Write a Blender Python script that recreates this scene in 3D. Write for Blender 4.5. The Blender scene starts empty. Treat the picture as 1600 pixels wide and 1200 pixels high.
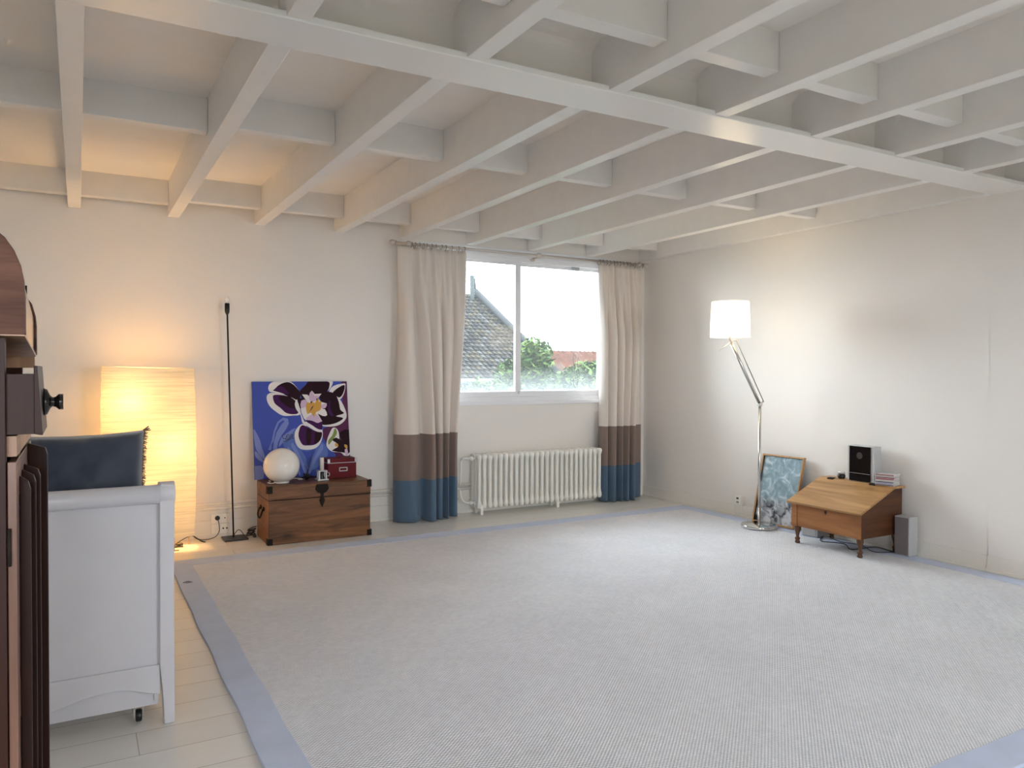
import bpy, bmesh, math, random
from mathutils import Vector, Matrix, Euler
random.seed(7)
PI = math.pi
COL = bpy.context.scene.collection
SC = bpy.context.scene

# ------------------------------------------------------------------ camera, world, exposure
cam_d = bpy.data.cameras.new('camera'); cam = bpy.data.objects.new('camera', cam_d); COL.objects.link(cam)
YAW, PIT, ROL = 0.5166, -0.0162, 0.0032
cf = Vector((math.sin(YAW)*math.cos(PIT), math.cos(YAW)*math.cos(PIT), math.sin(PIT)))
cr = Vector((math.cos(YAW), -math.sin(YAW), 0)); cu = cr.cross(cf)
r2 = cr*math.cos(ROL)+cu*math.sin(ROL); u2 = -cr*math.sin(ROL)+cu*math.cos(ROL)
m = Matrix((( r2.x, u2.x, -cf.x), (r2.y, u2.y, -cf.y), (r2.z, u2.z, -cf.z)))
cam.matrix_world = Matrix.Translation((-5.3798, -6.5546, 1.3459)) @ m.to_4x4()
cam_d.sensor_width = 36; cam_d.lens = 36*1193.41/1600; cam_d.clip_start = 0.02; cam_d.clip_end = 300
SC.camera = cam

wd = bpy.data.worlds.new('sky'); SC.world = wd; wd.use_nodes = True
bg = wd.node_tree.nodes['Background']; bg.inputs[0].default_value = (0.90, 0.955, 1.0, 1); bg.inputs[1].default_value = 8.2
SC.view_settings.view_transform = 'Standard'; SC.view_settings.look = 'None'
SC.view_settings.exposure = 1.42; SC.view_settings.gamma = 1.0; SC.view_settings.use_curve_mapping = False
SC.cycles.max_bounces = 14; SC.cycles.diffuse_bounces = 9; SC.cycles.transmission_bounces = 8
SC.cycles.transparent_max_bounces = 12; SC.cycles.sample_clamp_indirect = 6.0

def portal(loc, rot, sx, sy):            # sky portals in the window openings (they emit nothing themselves)
    l = bpy.data.lights.new('window_portal', 'AREA'); l.shape = 'RECTANGLE'; l.size = sx; l.size_y = sy
    l.cycles.is_portal = True
    o = bpy.data.objects.new('window_portal', l); COL.objects.link(o); o.location = loc; o.rotation_euler = rot
    return o
def point(name, loc, power, color, radius, parent=None):
    l = bpy.data.lights.new(name, 'POINT'); l.energy = power; l.color = color; l.shadow_soft_size = radius
    o = bpy.data.objects.new(name, l); COL.objects.link(o)
    if parent: o.parent = parent; o.location = Vector(loc)-parent.location
    else: o.location = loc
    return o

XL, YF = -8.2, -8.6                       # hidden left wall and the wall behind the camera
JZ, CZ = 2.55, 2.812
WX0, WX1, WZ0, WZ1 = -2.60, -0.46, 1.055, 2.475
portal(((WX0+WX1)/2, 0.19, (WZ0+WZ1)/2), (-PI/2, 0, 0), WX1-WX0, WZ1-WZ0)
FW = [(-6.7, -5.5), (-3.1, -1.9)]         # two unseen window openings behind the camera, added and sized for fill daylight
for a, b in FW: portal(((a+b)/2, YF-0.1, 1.55), (PI/2, 0, 0), b-a, 1.2)

# ------------------------------------------------------------------ materials
def mat(name, color=(.8,.8,.8), rough=.5, metal=0.0, spec=.5, bump=0, bscale=200, var=0, vscale=3, coat=0, sheen=0):
    M = bpy.data.materials.new(name); M.use_nodes = True; nt = M.node_tree; n = nt.nodes; p = n['Principled BSDF']
    p.inputs['Roughness'].default_value = rough; p.inputs['Metallic'].default_value = metal
    p.inputs['Specular IOR Level'].default_value = spec; p.inputs['Coat Weight'].default_value = coat
    p.inputs['Sheen Weight'].default_value = sheen
    tc = n.new('ShaderNodeTexCoord')
    if var:
        no = n.new('ShaderNodeTexNoise'); no.inputs['Scale'].default_value = vscale; no.inputs['Detail'].default_value = 5
        nt.links.new(tc.outputs['Object'], no.inputs['Vector'])
        r = n.new('ShaderNodeValToRGB'); r.color_ramp.elements[0].position = .3; r.color_ramp.elements[1].position = .7
        r.color_ramp.elements[0].color = tuple(c*(1-var) for c in color)+(1,)
        r.color_ramp.elements[1].color = tuple(min(1, c*(1+var)) for c in color)+(1,)
        nt.links.new(no.outputs['Fac'], r.inputs[0]); nt.links.new(r.outputs[0], p.inputs['Base Color'])
    else: p.inputs['Base Color'].default_value = tuple(color)+(1,)
    if bump:
        nb = n.new('ShaderNodeTexNoise'); nb.inputs['Scale'].default_value = bscale; nb.inputs['Detail'].default_value = 3
        nt.links.new(tc.outputs['Object'], nb.inputs['Vector'])
        b = n.new('ShaderNodeBump'); b.inputs['Strength'].default_value = bump; b.inputs['Distance'].default_value = .002
        nt.links.new(nb.outputs['Fac'], b.inputs['Height']); nt.links.new(b.outputs[0], p.inputs['Normal'])
    return M
def wood(name, c1, c2, axis='X', rough=.4, scale=1.0, bump=.15, knots=0, spec=.4):
    M = bpy.data.materials.new(name); M.use_nodes = True; nt = M.node_tree; n = nt.nodes; p = n['Principled BSDF']
    p.inputs['Roughness'].default_value = rough; p.inputs['Specular IOR Level'].default_value = spec
    tc = n.new('ShaderNodeTexCoord'); mp = n.new('ShaderNodeMapping')
    s = [14*scale]*3; s['XYZ'.index(axis)] = 1.3*scale; mp.inputs['Scale'].default_value = s
    nt.links.new(tc.outputs['Object'], mp.inputs[0])
    a = n.new('ShaderNodeTexNoise'); a.inputs['Scale'].default_value = 1.2; a.inputs['Detail'].default_value = 8; a.inputs['Roughness'].default_value = .62
    a.inputs['Distortion'].default_value = .6
    nt.links.new(mp.outputs[0], a.inputs['Vector'])
    r = n.new('ShaderNodeValToRGB'); e = r.color_ramp.elements
    e[0].position = .3; e[0].color = tuple(c1)+(1,); e[1].position = .68; e[1].color = tuple(c2)+(1,)
    nt.links.new(a.outputs['Fac'], r.inputs[0])
    out = r.outputs[0]
    if knots:
        mp2 = n.new('ShaderNodeMapping'); s2 = [5.0]*3; s2['XYZ'.index(axis)] = 2.2; mp2.inputs['Scale'].default_value = s2
        nt.links.new(tc.outputs['Object'], mp2.inputs[0])
        v = n.new('ShaderNodeTexVoronoi'); v.inputs['Scale'].default_value = 1.0; nt.links.new(mp2.outputs[0], v.inputs['Vector'])
        rr = n.new('ShaderNodeValToRGB'); rr.color_ramp.elements[0].position = .03; rr.color_ramp.elements[1].position = .16
        rr.color_ramp.elements[0].color = (knots,)*3+(1,); rr.color_ramp.elements[1].color = (1,1,1,1)
        nt.links.new(v.outputs['Distance'], rr.inputs[0])
        mx = n.new('ShaderNodeMix'); mx.data_type = 'RGBA'; mx.blend_type = 'MULTIPLY'; mx.inputs[0].default_value = 1
        nt.links.new(out, mx.inputs[6]); nt.links.new(rr.outputs[0], mx.inputs[7]); out = mx.outputs[2]
    nt.links.new(out, p.inputs['Base Color'])
    b = n.new('ShaderNodeBump'); b.inputs['Strength'].default_value = bump; b.inputs['Distance'].default_value = .002
    nt.links.new(a.outputs['Fac'], b.inputs['Height']); nt.links.new(b.outputs[0], p.inputs['Normal'])
    return M
def translucent(name, color, trans, rough=.8, ribs=0):
    M = bpy.data.materials.new(name); M.use_nodes = True; nt = M.node_tree; n = nt.nodes
    out = n['Material Output']; n.remove(n['Principled BSDF'])
    d = n.new('ShaderNodeBsdfDiffuse'); t = n.new('ShaderNodeBsdfTranslucent'); mx = n.new('ShaderNodeMixShader')
    mx.inputs[0].default_value = trans
    if ribs:
        tc = n.new('ShaderNodeTexCoord'); mp = n.new('ShaderNodeMapping'); mp.inputs['Scale'].default_value = (3, 3, ribs)
        nt.links.new(tc.outputs['Object'], mp.inputs[0])
        no = n.new('ShaderNodeTexNoise'); no.inputs['Scale'].default_value = 1; no.inputs['Detail'].default_value = 4
        nt.links.new(mp.outputs[0], no.inputs['Vector'])
        r = n.new('ShaderNodeValToRGB'); r.color_ramp.elements[0].position = .35; r.color_ramp.elements[1].position = .6
        r.color_ramp.elements[0].color = tuple(c*.80 for c in color)+(1,); r.color_ramp.elements[1].color = tuple(color)+(1,)
        nt.links.new(no.outputs['Fac'], r.inputs[0])
        nt.links.new(r.outputs[0], d.inputs[0]); nt.links.new(r.outputs[0], t.inputs[0])
        b = n.new('ShaderNodeBump'); b.inputs['Strength'].default_value = .6; b.inputs['Distance'].default_value = .004
        nt.links.new(no.outputs['Fac'], b.inputs['Height']); nt.links.new(b.outputs[0], d.inputs['Normal'])
    else:
        d.inputs[0].default_value = tuple(color)+(1,); t.inputs[0].default_value = tuple(color)+(1,)
    nt.links.new(d.outputs[0], mx.inputs[1]); nt.links.new(t.outputs[0], mx.inputs[2]); nt.links.new(mx.outputs[0], out.inputs[0])
    return M

WALLC = (.82, .785, .75)
M_wall = mat('wall_paint', WALLC, .55, bump=.05, bscale=60, var=.012, vscale=2)
M_ceil = mat('ceiling_panel_paint', (.87, .835, .80), .5, var=.02, vscale=4)
M_beam = mat('beam_gloss_paint', (.83, .81, .79), .30, bump=.25, bscale=35, var=.02, vscale=9)
M_girder = mat('girder_gloss_paint', (.87, .86, .84), .24, bump=.25, bscale=30)
M_base = mat('baseboard_paint', (.80, .77, .72), .4)
M_frame = mat('window_frame_white', (.82, .83, .86), .35)
M_rodk = mat('dark_nickel', (.30, .27, .24), .35, metal=.8)
M_ring = mat('ring_metal', (.34, .29, .25), .35, metal=.5)
M_rad = mat('radiator_enamel', (.88, .87, .82), .35)
M_bed = mat('bed_white_paint', (.62, .61, .65), .38, bump=.1, bscale=25, var=.025, vscale=6)
M_dark = mat('black_metal', (.012, .010, .009), .4, spec=.4)
M_black = mat('black_plastic', (.01, .01, .01), .35)
M_gloss = mat('black_gloss', (.008, .006, .006), .12)
M_chrome = mat('brushed_nickel', (.62, .60, .57), .22, metal=1)
M_steel = mat('polished_steel', (.75, .75, .74), .1, metal=1)
M_silver = mat('silver_plastic', (.55, .56, .57), .35, metal=.35)
M_rod = mat('rod_pale_metal', (.62, .57, .53), .28, metal=.6)
M_iron = mat('old_iron', (.018, .013, .010), .75, metal=.0, spec=.2, bump=.4, bscale=80)
M_brass = mat('brass', (.45, .30, .12), .35, metal=.9)
M_wire = mat('warm_wire', (.45, .30, .18), .4, metal=.5)
M_white = mat('white_plastic', (.90, .875, .82), .3)
M_cordw = mat('white_cable', (.78, .76, .72), .5)
M_cord = mat('dark_cable', (.03, .02, .02), .5)
M_red = mat('red_leatherette', (.13, .006, .012), .5, spec=.2, bump=.15, bscale=150)
M_wax = mat('candle_wax', (.80, .72, .66), .5)
M_navy = mat('navy_velvet', (.024, .036, .066), .6, sheen=.6, var=.12, vscale=5, bump=.3, bscale=8)
M_fringe = mat('fringe_brown', (.16, .10, .06), .8)
M_oldw = wood('trunk_wood', (.032, .012, .004), (.27, .112, .040), 'X', .45, 1.0, .25, knots=.35)
M_oldwe = wood('trunk_wood_end', (.12, .042, .014), (.30, .12, .042), 'Y', .45, 1.0, .2)
M_pine = wood('pine_lid', (.25, .115, .035), (.56, .32, .13), 'Y', .38, .8, .15, knots=.6)
M_pinef = wood('pine_front', (.19, .070, .020), (.36, .15, .050), 'Y', .38, .9, .15, knots=.4)
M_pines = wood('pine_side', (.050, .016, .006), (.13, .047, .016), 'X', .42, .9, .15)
M_leg = wood('pine_leg', (.055, .021, .009), (.14, .06, .024), 'Z', .35, 1, .1)
M_bur = wood('bureau_mahogany', (.011, .003, .002), (.038, .011, .006), 'Z', .45, 1.2, .15, spec=.2)
M_burx = wood('bureau_side', (.045, .017, .010), (.15, .066, .042), 'X', .5, 2.2, .1, spec=.15)
M_burlit = wood('bureau_lamplit_wood', (.20, .10, .055), (.42, .24, .14), 'Z', .4, 1.6, .1)  # warm lamp glow on the inner boards, painted in as a paler wood tone
M_burd = wood('bureau_door_wood', (.08, .035, .022), (.22, .11, .075), 'Z', .35, 1.4, .1)
M_oak = wood('oak_frame', (.42, .22, .09), (.60, .36, .17), 'Z', .4, 2, .1)
M_burglass = mat('cabinet_glass', (.03, .05, .08), .05)
M_bulb = mat('clear_bulb_glass', (.85, .85, .83), .05)
M_globe = mat('opal_glass', (.90, .86, .81), .16, coat=.3)
M_paper = translucent('rice_paper', (.96, .87, .66), .10, ribs=95)
M_shade = translucent('lamp_shade_fabric', (.96, .93, .85), .55)
M_mattress = mat('mattress_cloth', (.6, .6, .6), .8)

def floor_material():
    M = mat('whitewashed_planks', (.62, .58, .52), .30, spec=.45); nt = M.node_tree; n = nt.nodes; p = n['Principled BSDF']
    tc = n.new('ShaderNodeTexCoord'); br = n.new('ShaderNodeTexBrick'); nt.links.new(tc.outputs['Object'], br.inputs['Vector'])
    br.inputs['Scale'].default_value = 1; br.inputs['Brick Width'].default_value = 1.3; br.inputs['Row Height'].default_value = .19
    br.inputs['Mortar Size'].default_value = .0015; br.offset = .37
    br.inputs['Color1'].default_value = (.80, .785, .76, 1); br.inputs['Color2'].default_value = (.76, .745, .72, 1); br.inputs['Mortar'].default_value = (.38, .34, .29, 1)
    mp = n.new('ShaderNodeMapping'); mp.inputs['Scale'].default_value = (1.5, 22, 1); nt.links.new(tc.outputs['Object'], mp.inputs[0])
    no = n.new('ShaderNodeTexNoise'); no.inputs['Scale'].default_value = 1.5; no.inputs['Detail'].default_value = 6; nt.links.new(mp.outputs[0], no.inputs['Vector'])
    r = n.new('ShaderNodeValToRGB'); r.color_ramp.elements[0].color = (.92, .915, .91, 1); r.color_ramp.elements[1].color = (1, 1, 1, 1); nt.links.new(no.outputs['Fac'], r.inputs[0])
    mx = n.new('ShaderNodeMix'); mx.data_type = 'RGBA'; mx.blend_type = 'MULTIPLY'; mx.inputs[0].default_value = 1
    nt.links.new(br.outputs['Color'], mx.inputs[6]); nt.links.new(r.outputs[0], mx.inputs[7]); nt.links.new(mx.outputs[2], p.inputs['Base Color'])
    return M
M_floor = floor_material()
def carpet_material():
    M = bpy.data.materials.new('loop_pile_beige'); M.use_nodes = True; nt = M.node_tree; n = nt.nodes; p = n['Principled BSDF']
    p.inputs['Roughness'].default_value = .95; p.inputs['Specular IOR Level'].default_value = .1; p.inputs['Sheen Weight'].default_value = .15
    tc = n.new('ShaderNodeTexCoord'); sp = n.new('ShaderNodeSeparateXYZ'); nt.links.new(tc.outputs['Object'], sp.inputs[0])
    def sine(sock, k):
        a = n.new('ShaderNodeMath'); a.operation = 'MULTIPLY'; a.inputs[1].default_value = k; nt.links.new(sock, a.inputs[0])
        b = n.new('ShaderNodeMath'); b.operation = 'SINE'; nt.links.new(a.outputs[0], b.inputs[0]); return b.outputs[0]
    nw = n.new('ShaderNodeTexNoise'); nw.inputs['Scale'].default_value = 30; nt.links.new(tc.outputs['Object'], nw.inputs['Vector'])
    m1 = n.new('ShaderNodeMath'); m1.operation = 'MULTIPLY'; nt.links.new(sine(sp.outputs[0], 2*PI/.017), m1.inputs[0]); nt.links.new(sine(sp.outputs[1], 2*PI/.015), m1.inputs[1])
    m2 = n.new('ShaderNodeMath'); m2.operation = 'ADD'; nt.links.new(m1.outputs[0], m2.inputs[0]); nt.links.new(nw.outputs['Fac'], m2.inputs[1])
    r = n.new('ShaderNodeValToRGB'); e = r.color_ramp.elements; e[0].position = .0; e[0].color = (.62, .615, .65, 1); e[1].position = .75; e[1].color = (.87, .87, .92, 1)
    nt.links.new(m2.outputs[0], r.inputs[0])
    nl = n.new('ShaderNodeTexNoise'); nl.inputs['Scale'].default_value = 2.2; nl.inputs['Detail'].default_value = 4; nt.links.new(tc.outputs['Object'], nl.inputs['Vector'])
    rl = n.new('ShaderNodeValToRGB'); rl.color_ramp.elements[0].position = .3; rl.color_ramp.elements[1].position = .7
    rl.color_ramp.elements[0].color = (.92, .92, .92, 1); rl.color_ramp.elements[1].color = (1, 1, 1, 1); nt.links.new(nl.outputs['Fac'], rl.inputs[0])
    mx = n.new('ShaderNodeMix'); mx.data_type = 'RGBA'; mx.blend_type = 'MULTIPLY'; mx.inputs[0].default_value = 1
    nt.links.new(r.outputs[0], mx.inputs[6]); nt.links.new(rl.outputs[0], mx.inputs[7]); nt.links.new(mx.outputs[2], p.inputs['Base Color'])
    b = n.new('ShaderNodeBump'); b.inputs['Strength'].default_value = .5; b.inputs['Distance'].default_value = .004
    nt.links.new(m2.outputs[0], b.inputs['Height']); nt.links.new(b.outputs[0], p.inputs['Normal'])
    return M
M_carpet = carpet_material()
M_band = mat('blue_grey_cotton_tape', (.50, .56, .73), .85, bump=.3, bscale=120, var=.05, vscale=7, sheen=.2)
M_cur1 = mat('curtain_sand', (.74, .67, .61), .85, bump=.1, bscale=300, sheen=.2)
M_cur2 = mat('curtain_taupe', (.24, .175, .15), .85, bump=.1, bscale=300, sheen=.2)
M_cur3 = mat('curtain_slate_blue', (.085, .145, .22), .85, bump=.1, bscale=300, sheen=.2)
def glass_material():
    M = bpy.data.materials.new('window_pane_glass'); M.use_nodes = True; nt = M.node_tree; n = nt.nodes
    out = n['Material Output']; n.remove(n['Principled BSDF'])
    t = n.new('ShaderNodeBsdfTransparent'); t.inputs[0].default_value = (.93, .96, .97, 1)
    g = n.new('ShaderNodeBsdfGlossy'); g.inputs['Roughness'].default_value = .03
    fr = n.new('ShaderNodeFresnel'); fr.inputs[0].default_value = 1.35
    mx = n.new('ShaderNodeMixShader'); nt.links.new(fr.outputs[0], mx.inputs[0]); nt.links.new(t.outputs[0], mx.inputs[1]); nt.links.new(g.outputs[0], mx.inputs[2])
    # whitish reflection and glare painted into the pane, strongest low down
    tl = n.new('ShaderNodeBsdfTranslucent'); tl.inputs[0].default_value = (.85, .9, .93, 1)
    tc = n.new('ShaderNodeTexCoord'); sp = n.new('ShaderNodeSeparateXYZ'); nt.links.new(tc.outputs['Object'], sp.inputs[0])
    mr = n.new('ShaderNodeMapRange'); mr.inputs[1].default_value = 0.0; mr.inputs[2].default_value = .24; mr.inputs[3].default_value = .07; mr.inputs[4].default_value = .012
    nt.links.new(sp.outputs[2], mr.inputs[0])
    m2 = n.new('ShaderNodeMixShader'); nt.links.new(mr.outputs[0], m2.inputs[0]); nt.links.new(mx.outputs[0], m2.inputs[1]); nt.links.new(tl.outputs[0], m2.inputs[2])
    nt.links.new(m2.outputs[0], out.inputs[0]); return M
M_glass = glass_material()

# ------------------------------------------------------------------ mesh building helpers
class MB:
    def __init__(s): s.v = []; s.f = []; s.m = []; s.sm = []
    def add(s, vs, fs, mi=0, smooth=False):
        k = len(s.v); s.v += [Vector(a) for a in vs]
        for f in fs: s.f.append([k+i for i in f]); s.m.append(mi); s.sm.append(smooth)
        return s
    def box(s, x0, x1, y0, y1, z0, z1, mi=0, rot=None, c=None):
        vs = [Vector((x, y, z)) for z in (z0, z1) for y in (y0, y1) for x in (x0, x1)]
        if rot is not None:
            c = Vector(c) if c is not None else Vector(((x0+x1)/2, (y0+y1)/2, (z0+z1)/2))
            R = Euler(rot).to_matrix(); vs = [c+R@(v-c) for v in vs]
        return s.add(vs, [(0,2,3,1),(4,5,7,6),(0,1,5,4),(2,6,7,3),(0,4,6,2),(1,3,7,5)], mi)
    def frame(s, o, u, v, w, du, dv, dw, mi=0):    # box from a corner along three directions
        o = Vector(o); u = Vector(u)*du; v = Vector(v)*dv; w = Vector(w)*dw
        vs = [o+a*u+b*v+c*w for c in (0,1) for b in (0,1) for a in (0,1)]
        return s.add(vs, [(0,2,3,1),(4,5,7,6),(0,1,5,4),(2,6,7,3),(0,4,6,2),(1,3,7,5)], mi)
    def tube(s, pts, r, n=10, mi=0, caps=True):
        pts = [Vector(p) for p in pts]; rs = r if isinstance(r, (list, tuple)) else [r]*len(pts)
        ref = None; rings = []
        for i, p in enumerate(pts):
            t = (pts[min(i+1, len(pts)-1)]-pts[max(i-1, 0)])
            t = t.normalized() if t.length > 1e-9 else Vector((0,0,1))
            if ref is None:
                ref = Vector((0,0,1)) if abs(t.z) < .9 else Vector((1,0,0))
                ref = (ref-t*ref.dot(t)).normalized()
            else:
                ref = ref-t*ref.dot(t); ref = ref.normalized() if ref.length > 1e-6 else t.orthogonal().normalized()
            b = t.cross(ref)
            rings.append([p+(ref*math.cos(2*PI*k/n)+b*math.sin(2*PI*k/n))*rs[i] for k in range(n)])
        k0 = len(s.v)
        for rg in rings: s.v += rg
        for i in range(len(rings)-1):
            for k in range(n):
                a = k0+i*n+k; b2 = k0+i*n+(k+1) % n
                s.f.append([a, b2, b2+n, a+n]); s.m.append(mi); s.sm.append(True)
        if caps:
            s.f.append([k0+k for k in range(n)][::-1]); s.m.append(mi); s.sm.append(False)
            e = k0+(len(rings)-1)*n; s.f.append([e+k for k in range(n)]); s.m.append(mi); s.sm.append(False)
        return s
    def lathe(s, prof, c, n=24, mi=0, axis='Z', sx=1, sy=1, smooth=True):   # prof: (radius, height)
        c = Vector(c); k0 = len(s.v)
        for r, h in prof:
            for k in range(n):
                a = 2*PI*k/n; p = (r*math.cos(a)*sx, r*math.sin(a)*sy, h)
                if axis == 'X': p = (p[2], p[0], p[1])
                if axis == 'Y': p = (p[0], p[2], p[1])
                s.v.append(c+Vector(p))
        for i in range(len(prof)-1):
            for k in range(n):
                a = k0+i*n+k; b2 = k0+i*n+(k+1) % n
                s.f.append([a, b2, b2+n, a+n]); s.m.append(mi); s.sm.append(smooth)
        for e, rev in ((0, True), (len(prof)-1, False)):
            if prof[e][0] > 1e-5:
                l = [k0+e*n+k for k in range(n)]; s.f.append(l[::-1] if rev else l); s.m.append(mi); s.sm.append(False)
        return s
    def prism(s, poly, d0, d1, axis='Y', mi=0, smooth=False):      # poly of 2-D points, extruded along axis
        def P(a, b, d):
            return {'Y': (a, d, b), 'X': (d, a, b), 'Z': (a, b, d)}[axis]
        n = len(poly); vs = [P(a, b, d0) for a, b in poly]+[P(a, b, d1) for a, b in poly]
        s.add(vs, [list(range(n))[::-1], list(range(n, 2*n))], mi)
        k = len(s.v)-2*n
        for i in range(n):
            j = (i+1) % n; s.f.append([k+i, k+j, k+n+j, k+n+i]); s.m.append(mi); s.sm.append(smooth)
        return s
    def build(s, name, mats, parent=None, loc=None, bevel=0, fixn=True):
        if not isinstance(mats, (list, tuple)): mats = [mats]
        L = Vector(loc) if loc is not None else Vector((0,0,0))
        base = Vector((0,0,0)); q = parent
        while q is not None: base = base+q.location; q = q.parent
        me = bpy.data.meshes.new(name)
        me.from_pydata([tuple(v-L-base) for v in s.v], [], s.f); me.update()
        for mm in mats: me.materials.append(mm)
        for i, p in enumerate(me.polygons): p.material_index = s.m[i]; p.use_smooth = s.sm[i]
        if fixn:
            b = bmesh.new(); b.from_mesh(me); bmesh.ops.remove_doubles(b, verts=b.verts, dist=1e-6)
            bmesh.ops.recalc_face_normals(b, faces=b.faces); b.to_mesh(me); b.free()
        o = bpy.data.objects.new(name, me); COL.objects.link(o); o.location = L
        if parent is not None: o.parent = parent
        if bevel:
            bv = o.modifiers.new('bevel', 'BEVEL'); bv.width = bevel; bv.segments = 2; bv.limit_method = 'ANGLE'; bv.angle_limit = .6
            bv.harden_normals = False
        return o
def thing(name, label, cat, loc, group=None, kind=None):
    o = bpy.data.objects.new(name, None); COL.objects.link(o); o.location = loc; o.empty_display_size = .1
    return tag(o, label, cat, group, kind)
def tag(o, label=None, cat=None, group=None, kind=None):
    if label: o['label'] = label
    if cat: o['category'] = cat
    if group: o['group'] = group
    if kind: o['kind'] = kind
    return o
def struct(o, label=None, cat=None): return tag(o, label, cat, None, 'structure')
def smooth_curve(pts, n=6, closed=False):
    P = [Vector(p) for p in pts]; out = []; N = len(P)
    rng = range(N) if closed else range(N-1)
    for i in rng:
        if closed: p0, p1, p2, p3 = P[i-1], P[i], P[(i+1) % N], P[(i+2) % N]
        else: p0, p1, p2, p3 = P[max(i-1, 0)], P[i], P[i+1], P[min(i+2, N-1)]
        for k in range(n):
            t = k/n; out.append(.5*((2*p1)+(p2-p0)*t+(2*p0-5*p1+4*p2-p3)*t*t+(3*p1-p0-3*p2+p3)*t**3))
    if not closed: out.append(P[-1])
    return out
def lerp(a, b, t): return a+(b-a)*t
def sst(a, b, x):
    t = max(0, min(1, (x-a)/(b-a))); return t*t*(3-2*t)

# ------------------------------------------------------------------ room shell
T = .2
b = MB().box(XL-T, T, YF-T, T+.0, -.15, 0); struct(b.build('floor', M_floor), 'pale whitewashed plank floor', 'floor')
b = MB()   # wall with the window
b.box(XL-T, WX0, 0, T, 0, 3.0); b.box(WX1, T, 0, T, 0, 3.0); b.box(WX0, WX1, 0, T, 0, WZ0); b.box(WX0, WX1, 0, T, WZ1, 3.0)
struct(b.build('wall_back', M_wall), 'cream painted wall around the window', 'wall')
b = MB().box(0, T, -3.655, 0, 0, 3.0); b.box(-.006, T, YF, -3.655, 0, 3.0)
struct(b.build('wall_right', M_wall), 'cream painted side wall behind the reading lamp', 'wall')
struct(MB().box(XL-T, XL, YF, 0, 0, 3.0).build('wall_left', M_wall), 'cream painted wall', 'wall')
b = MB(); xs = XL-T
for a, c in FW: b.box(xs, a, YF-T, YF, 0, 3.0); b.box(a, c, YF-T, YF, 0, .95); b.box(a, c, YF-T, YF, 2.15, 3.0); xs = c
b.box(xs, T, YF-T, YF, 0, 3.0)
struct(b.build('wall_front', M_wall), 'cream painted wall with two unseen window openings added for fill light', 'wall')
b = MB().box(XL-T, T, -3.66, T, CZ, 3.05); b.box(XL-T, T, YF-T, -3.66, 2.79, 3.05)
# dropped casing over the girder with its coved edge
prof = [(-3.66, 2.80), (-3.66, 2.57), (-3.775, 2.57), (-3.775, 2.735)]
for k in range(1, 7):
    a = PI/2*k/6; prof.append((-3.775-.085*(1-math.cos(a)), 2.735+.055*math.sin(a)))
prof.append((-3.86, 2.80))
b.prism(prof, XL-T, T, 'X')
struct(b.build('ceiling', M_ceil), 'pale panelled ceiling above the beams', 'ceiling')

nt_ = [0]
def trim(b, matl, label, cat='beam', group=None, bevel=.003, name=None):
    nt_[0] += 1
    o = b.build('trim_%d' % nt_[0], matl, bevel=bevel); tag(o, label, cat, group, 'structure'); return o
JX = [-7.47, -6.78, -6.105, -5.44, -4.765, -4.11, -3.44, -2.84, -2.165, -1.49, -.775, -.075]
FX = [-7.47, -6.78, -6.105, -5.43, -4.757, -4.075, -3.40, -2.785, -2.123, -1.437, -.769, -.09]
girder = trim(MB().box(XL, -.001, -3.90, -3.655, 2.545, 2.572), M_girder, 'broad flat white main beam crossing under the joists', bevel=.004)
for i, x in enumerate(JX):
    w = .085 if i < len(JX)-1 else .0745
    trim(MB().box(x, x+w, -3.657, -.001, JZ, CZ+.01), M_beam, 'white ceiling joist running from the main beam to the window wall', group='joists on the window side')
    x = FX[i]; w = .08 if i < len(FX)-1 else .0835
    trim(MB().box(x, x+w, YF, -3.895, JZ+.001, 2.80).box(x, x+w, -3.9, -3.77, 2.573, 2.80), M_beam, 'white ceiling joist on the near side of the main beam', group='joists on the near side of the main beam')
for i in range(len(JX)-1):
    a, c = JX[i]+.085, JX[i+1]
    far = -.10 if i <= 3 else (-.285 if i < 9 else -.30); mid = -2.15 if i <= 3 else -2.29
    zb = 2.632 if i < 8 else 2.622
    trim(MB().box(a+.001, c-.001, far, far+.075, zb, CZ+.005), M_beam, 'short white blocking between joists beside the window wall', group='blocking near the window wall')
    trim(MB().box(a+.001, c-.001, mid, mid+.075, zb, CZ+.005), M_beam, 'short white blocking between joists halfway to the main beam', group='blocking halfway along the joists')
    a, c = FX[i]+.08, FX[i+1]
    for yy in (-4.275, -6.4):
        trim(MB().box(a+.001, c-.001, yy, yy+.08, 2.622, 2.80), M_beam, 'short white blocking between joists on the near side of the main beam', group='blocking on the near side')
# baseboards
b = MB(); b.box(XL, -.014, -.016, -.001, 0, .136); b.box(XL, -.014, -.028, -.016, 0, .03); b.box(XL, -.014, -.010, -.001, .136, .225)
struct(b.build('baseboard_back', M_base, bevel=.003), 'painted baseboard under the window wall', 'baseboard')
b = MB(); b.box(-.016, 0, -3.655, 0, 0, .108); b.box(-.034, -.016, -3.655, 0, 0, .022); b.box(-.020, -.006, YF, -3.655, 0, .108); b.box(-.036, -.020, YF, -3.655, 0, .022)
struct(b.build('baseboard_right', M_base, bevel=.004), 'painted baseboard along the side wall', 'baseboard')

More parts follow.
